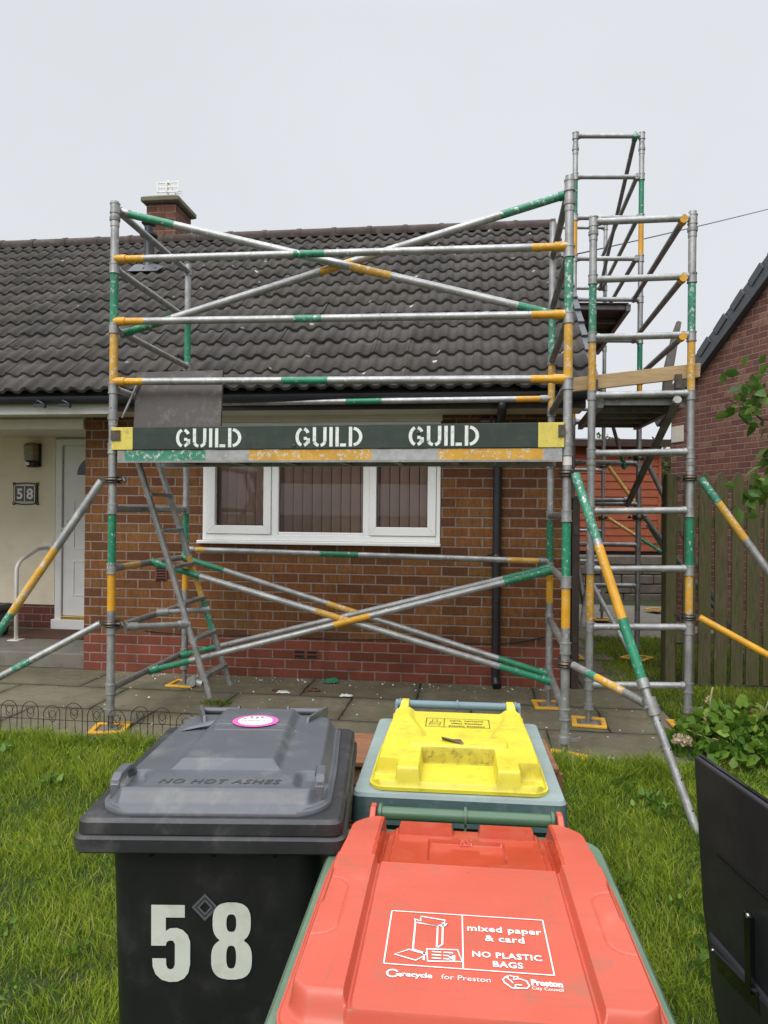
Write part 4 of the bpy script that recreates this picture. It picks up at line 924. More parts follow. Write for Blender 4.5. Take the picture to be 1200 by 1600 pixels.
stab(T1, (FRp.x, FRp.y, 1.69), (1.125, 3.59, -.215), 0, (FRp.x, FRp.y, .57), [(.0, .33, 3), (.36, .70, 2), (.70, 1, 1)], [(.22, .34, 3), (.34, .72, 4)], inner=.60, tjoin=.645, lowmi=5)

# ---- side tower along the gable
T2 = thing('scaffold_tower', 'long scaffold tower running back along the gable with taller rear bays', 'scaffold', (1.3, 7.5, 0), world=True)
B0, B1 = Vector((.805, 5.14, 0)), Vector((1.468, 5.165, 0)); C0, C1 = Vector((.985, 7.46, 0)), Vector((1.645, 7.53, 0)); D1p = atD(942, 800, 9.8); D1p.z = 0; D0p = D1p + (C0 - C1)
ZB = [.27 + .4 * k for k in range(9)]; ZC = [.322 + .411 * k for k in range(13)]; ZD = [.40 + .411 * k for k in range(13)]
hb_ = [(ZB[6] + .035, ZB[7] - .035, 3), (ZB[5] + .03, ZB[6] - .035, 4)]
post(T2, B0.x, B0.y, 3.505, ZB, hb_ + [(ZB[1] + .04, ZB[2] - .03, 4)], spig=[3.39, 1.80], twin=1)
post(T2, B1.x, B1.y, 3.525, ZB, hb_ + [(ZB[2] + .035, ZB[3] - .03, 1), (ZB[1] + .1, ZB[2] - .03, 4)], spig=[3.40, 1.80])
cb_ = [(ZC[10] + .03, ZC[11] - .03, 1), (ZC[9] + .03, ZC[10] - .03, 2), (ZC[6] + .03, ZC[7] - .03, 1), (ZC[5] + .03, ZC[6] - .03, 2)]
for P_, zs in ((C0, ZC), (C1, ZC)): post(T2, P_.x, P_.y, 5.29, zs, cb_, spig=[5.12], twin=1)
db_ = [(ZD[9] + .03, ZD[10] - .1, 3), (ZD[8] + .03, ZD[9] - .03, 2)]
for P_ in (D0p, D1p): post(T2, P_.x, P_.y, 5.36, ZD, db_, zb=.03, twin=1)
for z in ZB: rung(T2, B0 + Vector((0, 0, z)), B1 + Vector((0, 0, z + .012)), 0)
for z in ZC: rung(T2, C0 + Vector((0, 0, z)), C1 + Vector((0, 0, z)), 0)
for z in ZD: rung(T2, D0p + Vector((0, 0, z)), D1p + Vector((0, 0, z)), 0)
def RB(t, k_, dz=.0): return B0.lerp(B1, t) + Vector((0, 0, ZB[k_] + dz))
def RC(t, k_, dz=.0): return C0.lerp(C1, t) + Vector((0, 0, ZC[k_] + dz))
def RD(t, k_, dz=.0): return D0p.lerp(D1p, t) + Vector((0, 0, ZD[k_] + dz))
for k_ in (8, 7, 6): brace(T2, RB(.91, k_), RC(.90, k_), None, 'guard_rail', mi=5, ends=(2, 5))
for k0, k1, t in ((12, 10, .90), (11, 11, .93), (10, 10, .95), (9, 9, .93)): brace(T2, RC(t, k0), RD(t, k1), None, 'guard_rail', mi=5, ends=(3 if k0 == 12 else 5, 5))
brace(T2, RB(.86, 5, -.04), RC(.84, 3), None, 'diagonal_brace', mi=5, r=.029, ends=(5, 5))
brace(T2, RC(.30, 2, -.05), RB(.02, 0, .30) + Vector((.03, .6, 0)), None, 'diagonal_brace', mi=5, r=.026, ends=(5, 5))
brace(T2, atD(897, 845, 6.3), atD(917, 968, 6.2), None, 'diagonal_brace', mi=5, r=.024, ends=(5, 5))
brace(T2, RC(.45, 6, -.1), RC(.78, 4, -.03), [(.0, .8, 0), (.85, 1, 1)], 'diagonal_brace', r=.018, ends=(5, 1))
brace(T2, RB(.5, 0) + Vector((.05, .1, .05)), atD(922, 905, 5.9), None, 'diagonal_brace', r=.016, mi=0, ends=(None, None))
brace(T2, RC(.02, 3, .03), RC(.86, 3, .04), None, 'brace_tail', r=.02, ends=(4, 5))
def platform(r0, r1, z0, z1, w0=.06, w1=.94):
    k = MB(); a, c = r0(w0), r0(w1); e, f = r1(w0), r1(w1)
    for (p, q, s, t_) in ((a, c, f, e),):
        top = [Vector((v.x, v.y, z)) for v, z in ((p, z0), (q, z0), (s, z1), (t_, z1))]
        k.add([v + Vector((0, 0, d)) for d in (0, .018) for v in top], [(0, 3, 2, 1), (4, 5, 6, 7), (0, 1, 5, 4), (1, 2, 6, 5), (2, 3, 7, 6), (3, 0, 4, 7)])
    o = k.build('platform', DECKW, T2)
    b_ = MB()
    for p, q in ((a, e), (c, f)):
        b_.obox(Vector((p.x, p.y, z0 - .03)), Vector((q.x, q.y, z1 - .03)), Vector((.022, 0, 0)), Vector((0, 0, .032)), 5)
    for t_ in (.02, .27, .5, .73, .98):
        p, q = a.lerp(e, t_), c.lerp(f, t_); z = z0 + (z1 - z0) * t_; b_.obox(Vector((p.x, p.y, z - .022)), Vector((q.x, q.y, z - .022)), Vector((0, .018, 0)), Vector((0, 0, .02)), 0 if t_ < .1 else 5)
    b_.build('beam', TUBE, o); return o
platform(lambda t: B0.lerp(B1, t) + Vector((0, .05, 0)), lambda t: C0.lerp(C1, t) - Vector((0, .05, 0)), 2.255, 2.355, .10, .93)
platform(lambda t: C0.lerp(C1, t) + Vector((0, .05, 0)), lambda t: D0p.lerp(D1p, t) - Vector((0, .05, 0)), 3.575, 3.66, .02, .84)
k = MB(); a = [atY(894, 590, 5.21), atY(1095, 567, 5.23), atY(1094, 589, 5.23), atY(894, 612, 5.21)]
k.add([tuple(p) for p in a] + [tuple(p + Vector((0, .035, 0))) for p in a], [(0, 1, 2, 3), (7, 6, 5, 4), (0, 4, 5, 1), (1, 5, 6, 2), (2, 6, 7, 3), (3, 7, 4, 0)])
tb2 = k.build('toe_board', NEWBOARD, T2, bevel=.003)
for px_, py_ in ((1060, 596), (929, 604)):
    k = MB(); p = atY(px_, py_, 5.18); k.box(p.x - .022, p.x + .022, 5.165, 5.205, p.z - .05, p.z + .05); k.build('board_clip', CLAMP, tb2, bevel=.003)
k = MB(); d_ = atD(1046, 575, 6.0); u_ = atD(1059, 503, 6.1); sd2 = RT0 * .036
k.add([tuple(p) for p in (d_ - sd2, d_ + sd2, u_ + sd2 * .9 + Vector((0, 0, .0)), u_ + sd2 * .1 + Vector((0, 0, .01)), u_ - sd2 * 1.0 - Vector((0, 0, .10)))] + [tuple(p + FW * .04) for p in (d_ - sd2, d_ + sd2, u_ + sd2 * .9, u_ + sd2 * .1 + Vector((0, 0, .01)), u_ - sd2 * 1.0 - Vector((0, 0, .10)))],
      [(0, 1, 2, 3, 4), (9, 8, 7, 6, 5), (0, 5, 6, 1), (1, 6, 7, 2), (2, 7, 8, 3), (3, 8, 9, 4), (4, 9, 5, 0)])
# lengthen the board down to the platform it stands on
k.add([tuple(p) for p in (d_ - sd2, d_ + sd2)] + [tuple(p + FW * .04) for p in (d_ - sd2, d_ + sd2)] + [(p.x - .02, p.y, 2.31) for p in (d_ - sd2, d_ + sd2, d_ - sd2 + FW * .04, d_ + sd2 + FW * .04)], [(0, 1, 5, 4), (2, 6, 7, 3), (0, 4, 6, 2), (1, 3, 7, 5), (4, 5, 7, 6)])
tag(k.build('loose_board', GREYBOARD), 'grey weathered board standing upright on the lower side platform', 'board')
stab(T2, (B1.x, B1.y, 1.705), (2.62, 4.75, 0), 0, (B1.x, B1.y, .755), [(.0, .12, 3), (.12, .30, 4), (.52, .8, 2)], [(.0, .9, 2)], inner=.8, tjoin=.86)
stab(T2, (C1.x, C1.y, 2.02), (2.75, 7.7, -.02), 0, (C1.x, C1.y, 1.42), None, None, mi=5, lowmi=5, inner=.8, tjoin=.8)
dj = atD(1043, 868, 9.5)
d_a = Vector((D1p.x, D1p.y, 1.45 + 75 * 9.8 / FOC)); ft_ = d_a + (dj - d_a) * 1.9; ft_.z = 0
stab(T2, d_a, ft_, 0, (D1p.x, D1p.y, 1.40), [(0, .3, 4), (.4, 1, 1)], [(.0, .4, 4), (.45, 1, 1)], inner=.8, tjoin=.6, mi=5)
brace(T2, atD(1012, 819, 9.0), dj, None, 'diagonal_brace', mi=1, ends=(5, 5))

# ---- yellow sole pads
def pad(label, x, y, z, rot, wd=.115):
    t = thing('sole_pad', label, 'base pad', (x, y, z), rot, 'yellow sole pads under the scaffold legs'); k = MB(); h = .014
    for x0, x1, y0, y1 in ((-wd, wd, -wd, -wd + .034), (-wd, wd, wd - .034, wd), (-wd, -wd + .034, -wd + .034, wd - .034), (wd - .034, wd, -wd + .034, wd - .034)): k.box(x0, x1, y0, y1, .001, h + .004)
    k.build('rim', PADY, t, bevel=.004); k = MB(); k.box(-wd + .034, wd - .034, -wd + .034, wd - .034, 0, .006); k.build('plate', RUST, t); return t
pad('yellow sole pad under the front left leg, beside the wire edging', FL.x, FL.y, .001, R(12)); pad('yellow sole pad below the ladder foot against the window wall', BL.x, BL.y, .001, R(-4))
pad('yellow sole pad half hidden at the lawn edge behind the yellow lidded bin', FRp.x, FRp.y, .001, R(-25)); pad('yellow sole pad near the black downpipe shoe', BRp.x, BRp.y, .001, R(3))
pad('yellow sole pad alone on the slabs under the near passage leg', B0.x, B0.y, .001, R(-6)); pad('yellow sole pad hidden in the leaves of the hydrangea', B1.x, B1.y, .001, 0)
pad('yellow sole pad in the passage close to the brick corner', C0.x, C0.y, .001, R(5)); pad('yellow sole pad in the middle of the passage by the grass', C1.x, C1.y, .001, R(-35), .125)
pad('yellow sole pad under the farthest leg, before the back path', D1p.x, D1p.y, .02, R(10), .12); q = atZ(1025, 953, .03); pad('empty yellow sole pad lying on the rear grass', q.x, q.y, .03, R(35), .125)
# ================================================================== wheelie bins
def ss(x, a, b):
    t = min(1, max(0, (x - a) / (b - a))) if b != a else float(x > a); return t * t * (3 - 2 * t)
def lid_mesh(h, W, y0, y1, nx, ny, zb, drop=.02, slot=None):
    """moulded lid: a height field over a rounded outline with a turned-down edge"""
    k = MB(); vs = []
    for j in range(ny + 1):
        y = y0 + (y1 - y0) * j / ny; wv = W(y)
        for i in range(nx + 1):
            x = wv * (2 * i / nx - 1); vs.append((x, y, zb + h(x, y, wv)))
    k.add(vs, [(j * (nx + 1) + i, j * (nx + 1) + i + 1, (j + 1) * (nx + 1) + i + 1, (j + 1) * (nx + 1) + i) for j in range(ny) for i in range(nx)], 0, True)
    if slot: k.m = [slot(sum(vs[q][0] for q in f) / 4, sum(vs[q][1] for q in f) / 4) for f in k.f]
    bd = [i for i in range(nx + 1)] + [(j) * (nx + 1) + nx for j in range(1, ny + 1)] + [ny * (nx + 1) + i for i in range(nx - 1, -1, -1)] + [j * (nx + 1) for j in range(ny - 1, 0, -1)]
    n0 = len(vs); lo = [(vs[i][0], vs[i][1], zb - drop) for i in bd]; k.v += lo; m = len(bd)
    for q in range(m): k.f.append([bd[q], n0 + q, n0 + (q + 1) % m, bd[(q + 1) % m]]); k.m.append(0); k.sm.append(True)
    return k
def rline(x, y, cx, cy, hx, hy, r):
    dx, dy = abs(x - cx) - hx + r, abs(y - cy) - hy + r
    return math.hypot(max(dx, 0), max(dy, 0)) + min(max(dx, dy), 0) - r
def wheels(t, w_, y, m=BLACKP):
    for sx in (-1, 1):
        k = MB(); k.tube((sx * (w_ - .05), y, .10), (sx * w_, y, .10), .10, 24); o = k.build('wheel', m, t, bevel=.008)
        k = MB(); k.tube((sx * (w_ + .0), y, .10), (sx * (w_ + .006), y, .10), .06, 20); k.build('wheel_hub', BINRIM, o)
def bin_pos(lat, dep, z=-.262): p = RT0 * lat + FW * dep; return (p.x, p.y, z)

# ---- grey lidded bin
t = thing('wheelie_bin', 'black wheelie bin with flat grey lid and white number 58 on its front', 'wheelie bin', bin_pos(-.378, 1.575), YAW)
k = MB()
k.loft([rrect(.40, .42, .05, .01, 0, .33), rrect(.43, .50, .05, .05, 0, .33), rrect(.475, .60, .05, .90, 0, .36), rrect(.48, .61, .05, .965, 0, .36)], caps=(True, True))
for x in (-.14, 0, .14): k.prism([(0, 0), (0, .035), (-.03, .035)], lambda y, z: (x - .004, .055 + y, .93 + z), lambda y, z: (x + .004, .055 + y, .93 + z))
body = k.build('body', BINBLK, t, autosmooth=40)
k = MB(); k.loft([rrect(.50, .61, .05, .955, 0, .36), rrect(.595, .69, .03, .958, 0, .355), rrect(.602, .70, .028, .963, 0, .355), rrect(.602, .70, .028, .990, 0, .355), rrect(.585, .684, .026, .996, 0, .355), rrect(.588, .688, .026, 1.000, 0, .355), rrect(.586, .686, .026, 1.024, 0, .355), rrect(.57, .67, .024, 1.032, 0, .355), rrect(.40, .50, .02, 1.034, 0, .355)])
k.build('rim', BINRIM, t, autosmooth=28)
GW = lambda y: (.262 - .085 + math.sqrt(max(0, .085 ** 2 - max(0, .115 - y) ** 2)) if y < .115 else .262 - .010 * ss(y, .25, .69) - .05 * ss(y, .63, .70) ** 2)
def gh(x, y, W):
    a = abs(x); e = min(W - a, (y - .030) * .92, (.71 - y) * 1.5)
    z = .008 + .006 * ss(e, .004, .010) + .030 * ss(e, .012, .040) + .005 * ss(e, .04, .12) - .006 * y / .68
    hw_ = .137 - .008 * ss(y, .2, .68); d = min(hw_ - a, y - .175, .80 - y)
    z += .020 * ss(d, 0, .030)
    z -= .003 * (1 - ss(abs(rline(x, y, 0.02, .47, .115, .028, .01)), .001, .005))
    g = rline(a, y, .212, .135, .032, .045, .02); z -= .018 * (1 - ss(g, -.012, .012))
    return z
lid = lid_mesh(gh, GW, .031, .70, 170, 190, 1.036, .004).build('lid', BINGRY, t)
for sx in (-1, 1):
    k = MB(); pts = [(sx * .232, .085, 1.055), (sx * .236, .09, 1.085), (sx * .236, .105, 1.094), (sx * .234, .16, 1.096), (sx * .230, .178, 1.090), (sx * .226, .185, 1.065)]
    rr = []
    for p in pts: rr.append(p)
    for (p, q) in zip(pts, pts[1:]): k.obox(p, q, Vector((.011, 0, 0)), Vector((0, .004, .006)))
    k.build('lid_handle', BINGRY, lid, bevel=.003)
    k = MB(); xo, xi = sx * .195, sx * .075
    k.tube((xi, .735, 1.072), (xo, .735, 1.072), .011, 12); k.tube((xi - sx * .0, .735, 1.072), (xi + sx * .006, .735, 1.072), .017, 12); k.build('hinge_bar', BINGRY, t, autosmooth=40)
    k = MB(); k.prism([(.745, 1.088), (.725, 1.090), (.60, 1.094), (.585, 1.070), (.70, 1.05), (.745, 1.058)], lambda y, z: (xo + (.0 - .30 * (.745 - y)) * sx * (1 if y < .7 else .2), y, z), lambda y, z: (xo + sx * .010 + (.0 - .30 * (.745 - y)) * sx * (1 if y < .7 else .2), y, z)); k.build('hinge_arm', BINGRY, lid, bevel=.002)
k = MB(); put(k, text_faces('NO HOT ASHES', .030, .0006, .25, space=1.18), lambda u, v: (u * 1.15, .098 + v, 1.036 + gh(u, .098 + v, .25) + .0012)); k.build('embossed_words', EMBOSS, lid, recalc=False)
k = MB(); sc_ = (.012, .52); r1, r2 = .066, .050
zs = lambda x, y: 1.036 + gh(x, y, .24)
k.add([(sc_[0] + r1 * math.cos(R(a)), sc_[1] + r1 * math.sin(R(a)) * .92, zs(sc_[0], sc_[1] + r1 * math.sin(R(a)) * .92) + .0032) for a in range(0, 360, 10)], [list(range(36))]); stk = k.build('round_sticker', PINK, lid)
k = MB(); k.add([(sc_[0] + r2 * math.cos(R(a)), sc_[1] + r2 * math.sin(R(a)) * .92, zs(sc_[0], sc_[1] + r2 * math.sin(R(a)) * .92) + .0040) for a in range(0, 360, 10)], [list(range(36))]); k.build('white_disc', PRINTW, stk)
k = MB()
for s_, yy, sz in (('Recycle your', .012, .0145), ('Christmas tree', -.006, .0145), ('with us', -.020, .007)): put(k, text_faces(s_, sz, .0003), lambda u, v: (sc_[0] + u, sc_[1] + yy + v, zs(sc_[0], sc_[1] + yy + v) + .0048))
for x in (-.016, 0, .014): k.add([(sc_[0] + x + p, sc_[1] + .032 + q, zs(sc_[0], sc_[1] + .03) + .0052) for p, q in ((-.005, -.004), (.005, -.004), (.004, .004), (-.004, .005))], [(0, 1, 2, 3)])
k.build('sticker_words', PRINTB, stk, recalc=False)
k = MB(); k.add([(x, y, zs(x, y) + .0022) for x, y in ((-.20, .50), (-.115, .505), (-.11, .545), (-.19, .54))], [(0, 1, 2, 3)]); k.build('torn_label', BINRIM if False else plain('ghost_label', (.14, .155, .165), .4, var=.15), lid)
def lobe(y, cy, rx, ry): v = abs((y - cy) / ry); return rx * (1 - v ** 2.7) ** (1 / 2.7) if v < 1 else 0
ys = [1.005 - i * 1.01 / 60 for i in range(61)]
hwf = [max(lobe(y, .745, .262, .262), lobe(y, .262, .280, .268), .01) for y in ys]
o8 = [(.29 + h_, y) for h_, y in zip(hwf, ys)] + [(.29 - h_, y) for h_, y in zip(hwf[::-1], ys[::-1])]
h8 = [[(.285 + .068 * math.copysign(abs(math.cos(R(a))) ** .7, math.cos(R(a))), cy + ry * math.copysign(abs(math.sin(R(a))) ** .8, math.sin(R(a)))) for a in range(0, 360, 15)] for cy, ry in ((.735, .115), (.29, .150))]
o5 = [(0, 1), (.46, 1), (.46, .835), (.20, .835), (.20, .66), (.26, .695), (.35, .70), (.43, .675), (.50, .61), (.535, .52), (.535, .22), (.51, .11), (.45, .035), (.36, -.005), (.25, -.01), (.14, .02), (.06, .09), (.02, .19), (.015, .30), (.205, .30), (.205, .22), (.225, .17), (.265, .155), (.305, .17), (.325, .22), (.325, .49), (.30, .53), (.25, .535), (.21, .51), (.20, .465), (0, .465)]
S_ = .175
for loops, xo, dr in (([o5], -.139, 0.0), ([o8] + h8, -.005, .006)):
    k = MB(); vs, fs = curve_faces(loops)
    yf = lambda z: .36 - (.60 + (z - .90) * .01 - (.90 - z) * (.10 / .85)) / 2
    k.add([(xo + v[0] * S_ * .94, .36 - (.50 + (.60 - .50) * ((.645 + dr + v[1] * S_) - .05) / .85) / 2 - .0035 + (.36 - .33) * ((.645 + dr + v[1] * S_) - .9) / .85, .645 + dr + v[1] * S_) for v in vs], fs)
    k.build('number_sticker', DIGIT, body)
fy = lambda z: (.33 + .03 * (z - .05) / .85) - (.50 + .10 * (z - .05) / .85) / 2
k = MB()
for s1 in ((.030, .022), (.019, .012)):
    k.add([(-.018 + s_ * p, fy(.815 + q) - .003, .815 + q) for s_ in s1 for p, q in ((0, 1), (1, 0), (0, -1), (-1, 0)) for q in (q * s_ * 1.05,)], [(i, (i + 1) % 4, 4 + (i + 1) % 4, 4 + i) for i in range(4)])
k.build('diamond_emblem', EMBLEM, body)
wheels(t, .27, .62)

# ---- yellow lidded bin
t = thing('wheelie_bin', 'teal wheelie bin with moulded yellow lid standing behind the red lidded one', 'wheelie bin', bin_pos(.2035, 1.915, -.274), YAW - R(5.6))
k = MB(); k.loft([rrect(.40, .42, .05, .01, 0, .33), rrect(.43, .50, .05, .05, 0, .33), rrect(.50, .62, .05, .90, 0, .36)]); body = k.build('body', BINTEAL, t, autosmooth=40)
k = MB(); k.loft([rrect(.50, .62, .05, .88, 0, .36), rrect(.57, .71, .025, .883, 0, .36), rrect(.578, .72, .024, .888, 0, .36), rrect(.570, .712, .022, .958, 0, .36)], caps=(True, False)); rim = k.build('rim', BINTEAL, t, autosmooth=35)
k = MB(); k.loft([rrect(.570, .712, .022, .9585, 0, .36), rrect(.560, .702, .02, .968, 0, .36), rrect(.46, .60, .02, .972, 0, .36)]); k.build('rim_top', BINPALE, rim, autosmooth=35)
YW = lambda y: (.243 - .05 + math.sqrt(max(0, .05 ** 2 - max(0, .072 - y) ** 2)) if y < .072 else .243 - .008 * ss(y, .25, .60) - (.045 - math.sqrt(max(0, .045 ** 2 - max(0, y - .602) ** 2))))
def yh(x, y, W):
    a = abs(x); y = y - .022; e = min(W - a, y, .66 - y)
    z = .006 + .051 * ss(e, .003, .022)
    wg = .090 + .055 * ss(y, .30, .58)
    z -= .014 * (1 - ss(a, wg, wg + .026)) * ss(y, .272, .290)                      # sunk middle panel between raised wings
    z += .009 * (1 - ss(rline(x, y, 0, .232, .146, .037, .022), -.003, .003))       # raised band
    c = 1 - ss(a, .100, .108); sh = .006 + (.014 - .006 * ss(y, .05, .17)) * ss(y, .003, .012)
    z = z + (min(z, sh) - z) * c * (1 - ss(y, .184, .192))
    g = ss(a, .166, .172) * (1 - ss(y, .078, .088)) * ss(W - a, .006, .012); lipz = .010 + .012 * ss(y, .003, .010)
    z = z + (min(z, lipz - .012 * ss(y, .014, .03)) - z) * g
    z -= .0014 * (1 - ss(abs(rline(a, y, .175, .40, .030, .022, .02)), .0008, .003))
    return z
lid = lid_mesh(yh, YW, .023, .645, 200, 230, .974, .003, lambda x, y: 1 if abs(x) < .106 and .2 < y < .2155 else 0).build('lid', [BINYEL, GRIMY], t); lid.data.set_sharp_from_angle(angle=R(42))
def lz(x, y): return .974 + yh(x, y, YW(y))
for sx in (-1, 1):
    for xa, xb in ((.172, .200),):
        k = MB(); k.prism([(.55, .02), (.57, .052), (.64, .060), (.672, .074), (.700, .074), (.706, .048), (.66, .036), (.62, .01)], lambda y, z: (sx * (xa + .10 * max(0, .66 - y)), y, .974 + z), lambda y, z: (sx * (xb + .24 * max(0, .66 - y)), y, .974 + z)); k.build('hinge_ear', BINYEL, lid, bevel=.004)
k = MB(); k.tube((-.214, .69, 1.030), (.214, .69, 1.030), .0145, 14)
for x in (-.205, 0, .205): k.tube((x - .003, .69, 1.030), (x + .003, .69, 1.030), .020, 14)
for sx in (-1, 1): k.prism([(.69, 1.03), (.715, 1.04), (.72, .95), (.66, .95)], lambda y, z: (sx * .212, y, z), lambda y, z: (sx * .224, y, z))
k.build('handle_bar', BLUEBAR, t, autosmooth=40)
k = MB(); P_ = lambda u, v: (u, .50 + v, lz(u, .50 + v) + .0016)
x0, x1, y0, y1 = -.105, .105, -.035, .062
for p, q in (((x0, y0), (x1, y0)), ((x1, y0), (x1, y1)), ((x1, y1), (x0, y1)), ((x0, y1), (x0, y0)), ((-.045, y0), (-.045, y1))):
    ribbon(k, [(p[0] + (q[0] - p[0]) * i / 6, p[1] + (q[1] - p[1]) * i / 6) for i in range(7)], .0025, P_)
for s_, yy in (('cans, cartons', .034), ('glass bottles', .004), ('plastic bottles', -.026)): put(k, text_faces(s_, .0215, .0004), lambda u, v: P_(.030 + u, yy + v))
ribbon(k, [(-.095, -.02), (-.06, -.02), (-.056, .02), (-.09, .02)], .0022, P_, closed=True); ribbon(k, [(-.085, .02), (-.085, .045), (-.07, .05), (-.068, .02)], .0022, P_); ribbon(k, [(-.09, .0), (-.06, .005)], .002, P_)
k.build('lid_print', PRINTB, lid, recalc=False)
wheels(t, .26, .62)
k = LB(); rnd = random.Random(9)
lp = bpy.data.objects.new
lt = thing('fallen_leaf', 'curled brown leaf lying on the yellow bin lid', 'leaf', (0, 0, 0)); lt.matrix_world = t.matrix_world
m0 = Matrix.Translation(Vector(bin_pos(.2035, 1.915, -.274))) @ Matrix.Rotation(YAW - R(5.6), 4, 'Z'); q = m0 @ Vector((-.02, .245, lz(-.02, .245))); lt.location = q; lt.rotation_euler = (0, 0, R(-20))
k = MB(); k.add([(-.032, .012, .006), (0, .016, .003), (.03, .0, .012), (-.028, -.010, .014), (0, -.012, .008), (.034, -.014, .003), (.045, -.012, .004), (-.03, .0, .002)], [(0, 1, 4, 7), (7, 4, 3), (1, 2, 5, 4), (2, 6, 5)]); k.build('blade', plain('dry_leaf', (.13, .075, .05), .8, var=.3), lt)

# ---- red lidded bin
t = thing('wheelie_bin', 'sage green wheelie bin with big coral red lid closest to the viewer', 'wheelie bin', bin_pos(.127, .97, -.284), YAW - R(5.6))
k = MB(); k.loft([rrect(.42, .44, .05, .01, 0, .35), rrect(.45, .52, .05, .05, 0, .35), rrect(.53, .64, .05, .90, 0, .375)]); body = k.build('body', BINSAGE, t, autosmooth=40)
k = MB(); k.loft([rrect(.53, .64, .05, .90, 0, .375), rrect(.605, .735, .05, .905, 0, .372), rrect(.618, .75, .05, .915, 0, .372), rrect(.618, .75, .06, .965, 0, .372), rrect(.60, .735, .06, .978, 0, .372), rrect(.45, .60, .05, .978, 0, .372)]); k.build('rim', BINSAGE, t, autosmooth=35)
RW = lambda y: (.287 - .07 + math.sqrt(max(0, .07 ** 2 - max(0, .08 - y) ** 2)) if y < .08 else .287 - .010 * ss(y, .45, .63) - (.075 - math.sqrt(max(0, .075 ** 2 - max(0, y - .635) ** 2))))
def rh(x, y, W):
    a = abs(x); out = ss(W - a, .014, .022); fl_ = .008 + .006 * ss(min(W - a, y - .008), .002, .006)
    inner = .640 * W if y < .5 else .640 * .287
    back = ss(y, .495, .499)
    # middle: drops to a lip in front, sinks behind the step line
    tc = .012 + .026 * ss(y, .046, .052) - (.007 + .015 * max(0, y - .495) / .2) * back
    tc -= .010 * (1 - ss(rline(x, y, 0, .588, .082, .058, .005), -.0015, .0015)) * back
    tc += .017 * ss(y, .668, .672) * ss(a, .028, .032) * (1 - ss(a, .150, .154))
    tc -= .007 * ss(a, .160, .163) * back
    # raised side strips, rounded off in front
    cr = max(0, a - .235) / .05; y0 = .068 + .055 * cr * cr
    ts = .014 + .038 * ss(y, y0 - .022, y0 + .004) - .004 * back - .007 * ss(y, .60, .70)
    d = rline(a, y, .292, .30, .070, .095, .038); ts -= .0016 * (1 - ss(abs(d), .0006, .0022))
    k_ = ss(a, inner, inner + .004)
    z = tc + (ts - tc) * k_ - .005 * (1 - ss(abs(a - inner + .004), .001, .0055)) * ss(y, .05, .06)
    z -= .004 * (1 - ss(abs(y - .4965), .001, .003)) * (1 - out * 0)
    z = fl_ + (z - fl_) * out * ss(y, .008, .016)
    z -= .010 * (1 - ss(abs(a - (W - .020)), .002, .007)) * (1 - ss(abs(y - .37), .045, .075))
    return z
lid = lid_mesh(rh, RW, .008, .705, 250, 280, .982, .004, lambda x, y: 1 if y > .4995 and abs(x) < .196 else 0).build('lid', [BINRED, BINREDG], t); lid.data.set_sharp_from_angle(angle=R(42))
RZ = lambda x, y: .982 + rh(x, y, RW(y))
for sx in (-1, 1):
    k = MB(); k.prism([(.58, .010), (.62, .030), (.70, .030), (.735, .046), (.765, .046), (.770, .018), (.73, .005), (.69, -.004)], lambda y, z: (sx * (.212 + .10 * max(0, .70 - y)), y, .985 + z), lambda y, z: (sx * (.226 + .14 * max(0, .70 - y)), y, .985 + z)); k.build('hinge_ear', BINRED, lid, bevel=.004)
k = MB(); k.tube((-.208, .755, 1.010), (.208, .755, 1.010), .0150, 16)
for x in (-.203, 0, .203): k.tube((x - .003, .755, 1.010), (x + .003, .755, 1.010), .022, 16)
for sx in (-1, 1): k.prism([(.745, 1.01), (.78, 1.02), (.79, .94), (.70, .94)], lambda y, z: (sx * .199, y, z), lambda y, z: (sx * .207, y, z))
k.prism([(.752, 1.0), (.76, 1.0), (.755, .95), (.74, .95)], lambda y, z: (-.003, y, z), lambda y, z: (.003, y, z))
k.build('handle_bar', BINGRN, t, autosmooth=40)
k = MB(); Q = lambda u, v: (u, v, RZ(u, v) + .0011)
X0, X1, Y0, Y1, XM = -.137, .128, .160, .312, -.012
def line(p, q, w_=.0022, n=8): ribbon(k, [(p[0] + (q[0] - p[0]) * i / n, p[1] + (q[1] - p[1]) * i / n) for i in range(n + 1)], w_, Q)
for p, q in (((X0, Y0), (X1, Y0)), ((X1, Y0), (X1, Y1)), ((X1, Y1), (X0, Y1)), ((X0, Y1), (X0, Y0)), ((XM, Y0), (XM, Y1))): line(p, q)
for s_, yy, sz in (('mixed paper', .266, .0235), ('& card', .239, .0235), ('NO PLASTIC', .194, .0205), ('BAGS', .171, .0205)): put(k, text_faces(s_, sz, .0005, space=1.08), lambda u, v: Q(.058 + u * (.98 if sz > .022 else .92), yy + v))
bx = lambda *p: [(X0 + a_ * .125, Y0 + b_ * .152) for a_, b_ in p]
for pl_, cl in ((bx((.35, .28), (.35, .80), (.66, .75), (.66, .33)), 0), (bx((.66, .33), (.73, .40), (.73, .82)), 0), (bx((.35, .80), (.33, .86), (.40, .83)), 0), (bx((.42, .82), (.42, .92), (.76, .87), (.74, .78)), 0), (bx((.35, .80), (.40, .78), (.66, .75), (.80, .80), (.76, .76), (.70, .74)), 0), (bx((.35, .28), (.52, .22)), 0),
                (bx((.12, .17), (.30, .27), (.53, .20), (.40, .09)), 1), (bx((.55, .09), (.53, .30), (.93, .32), (.99, .12)), 1), (bx((.50, .10), (.50, .24)), 0)):
    ribbon(k, pl_, .0030, Q, closed=bool(cl))
for r_ in range(3):
    for c_ in range(2): line(bx((.60 + .15 * c_, .15 + .055 * r_))[0], bx((.72 + .15 * c_, .15 + .055 * r_))[0], .0030, 2)
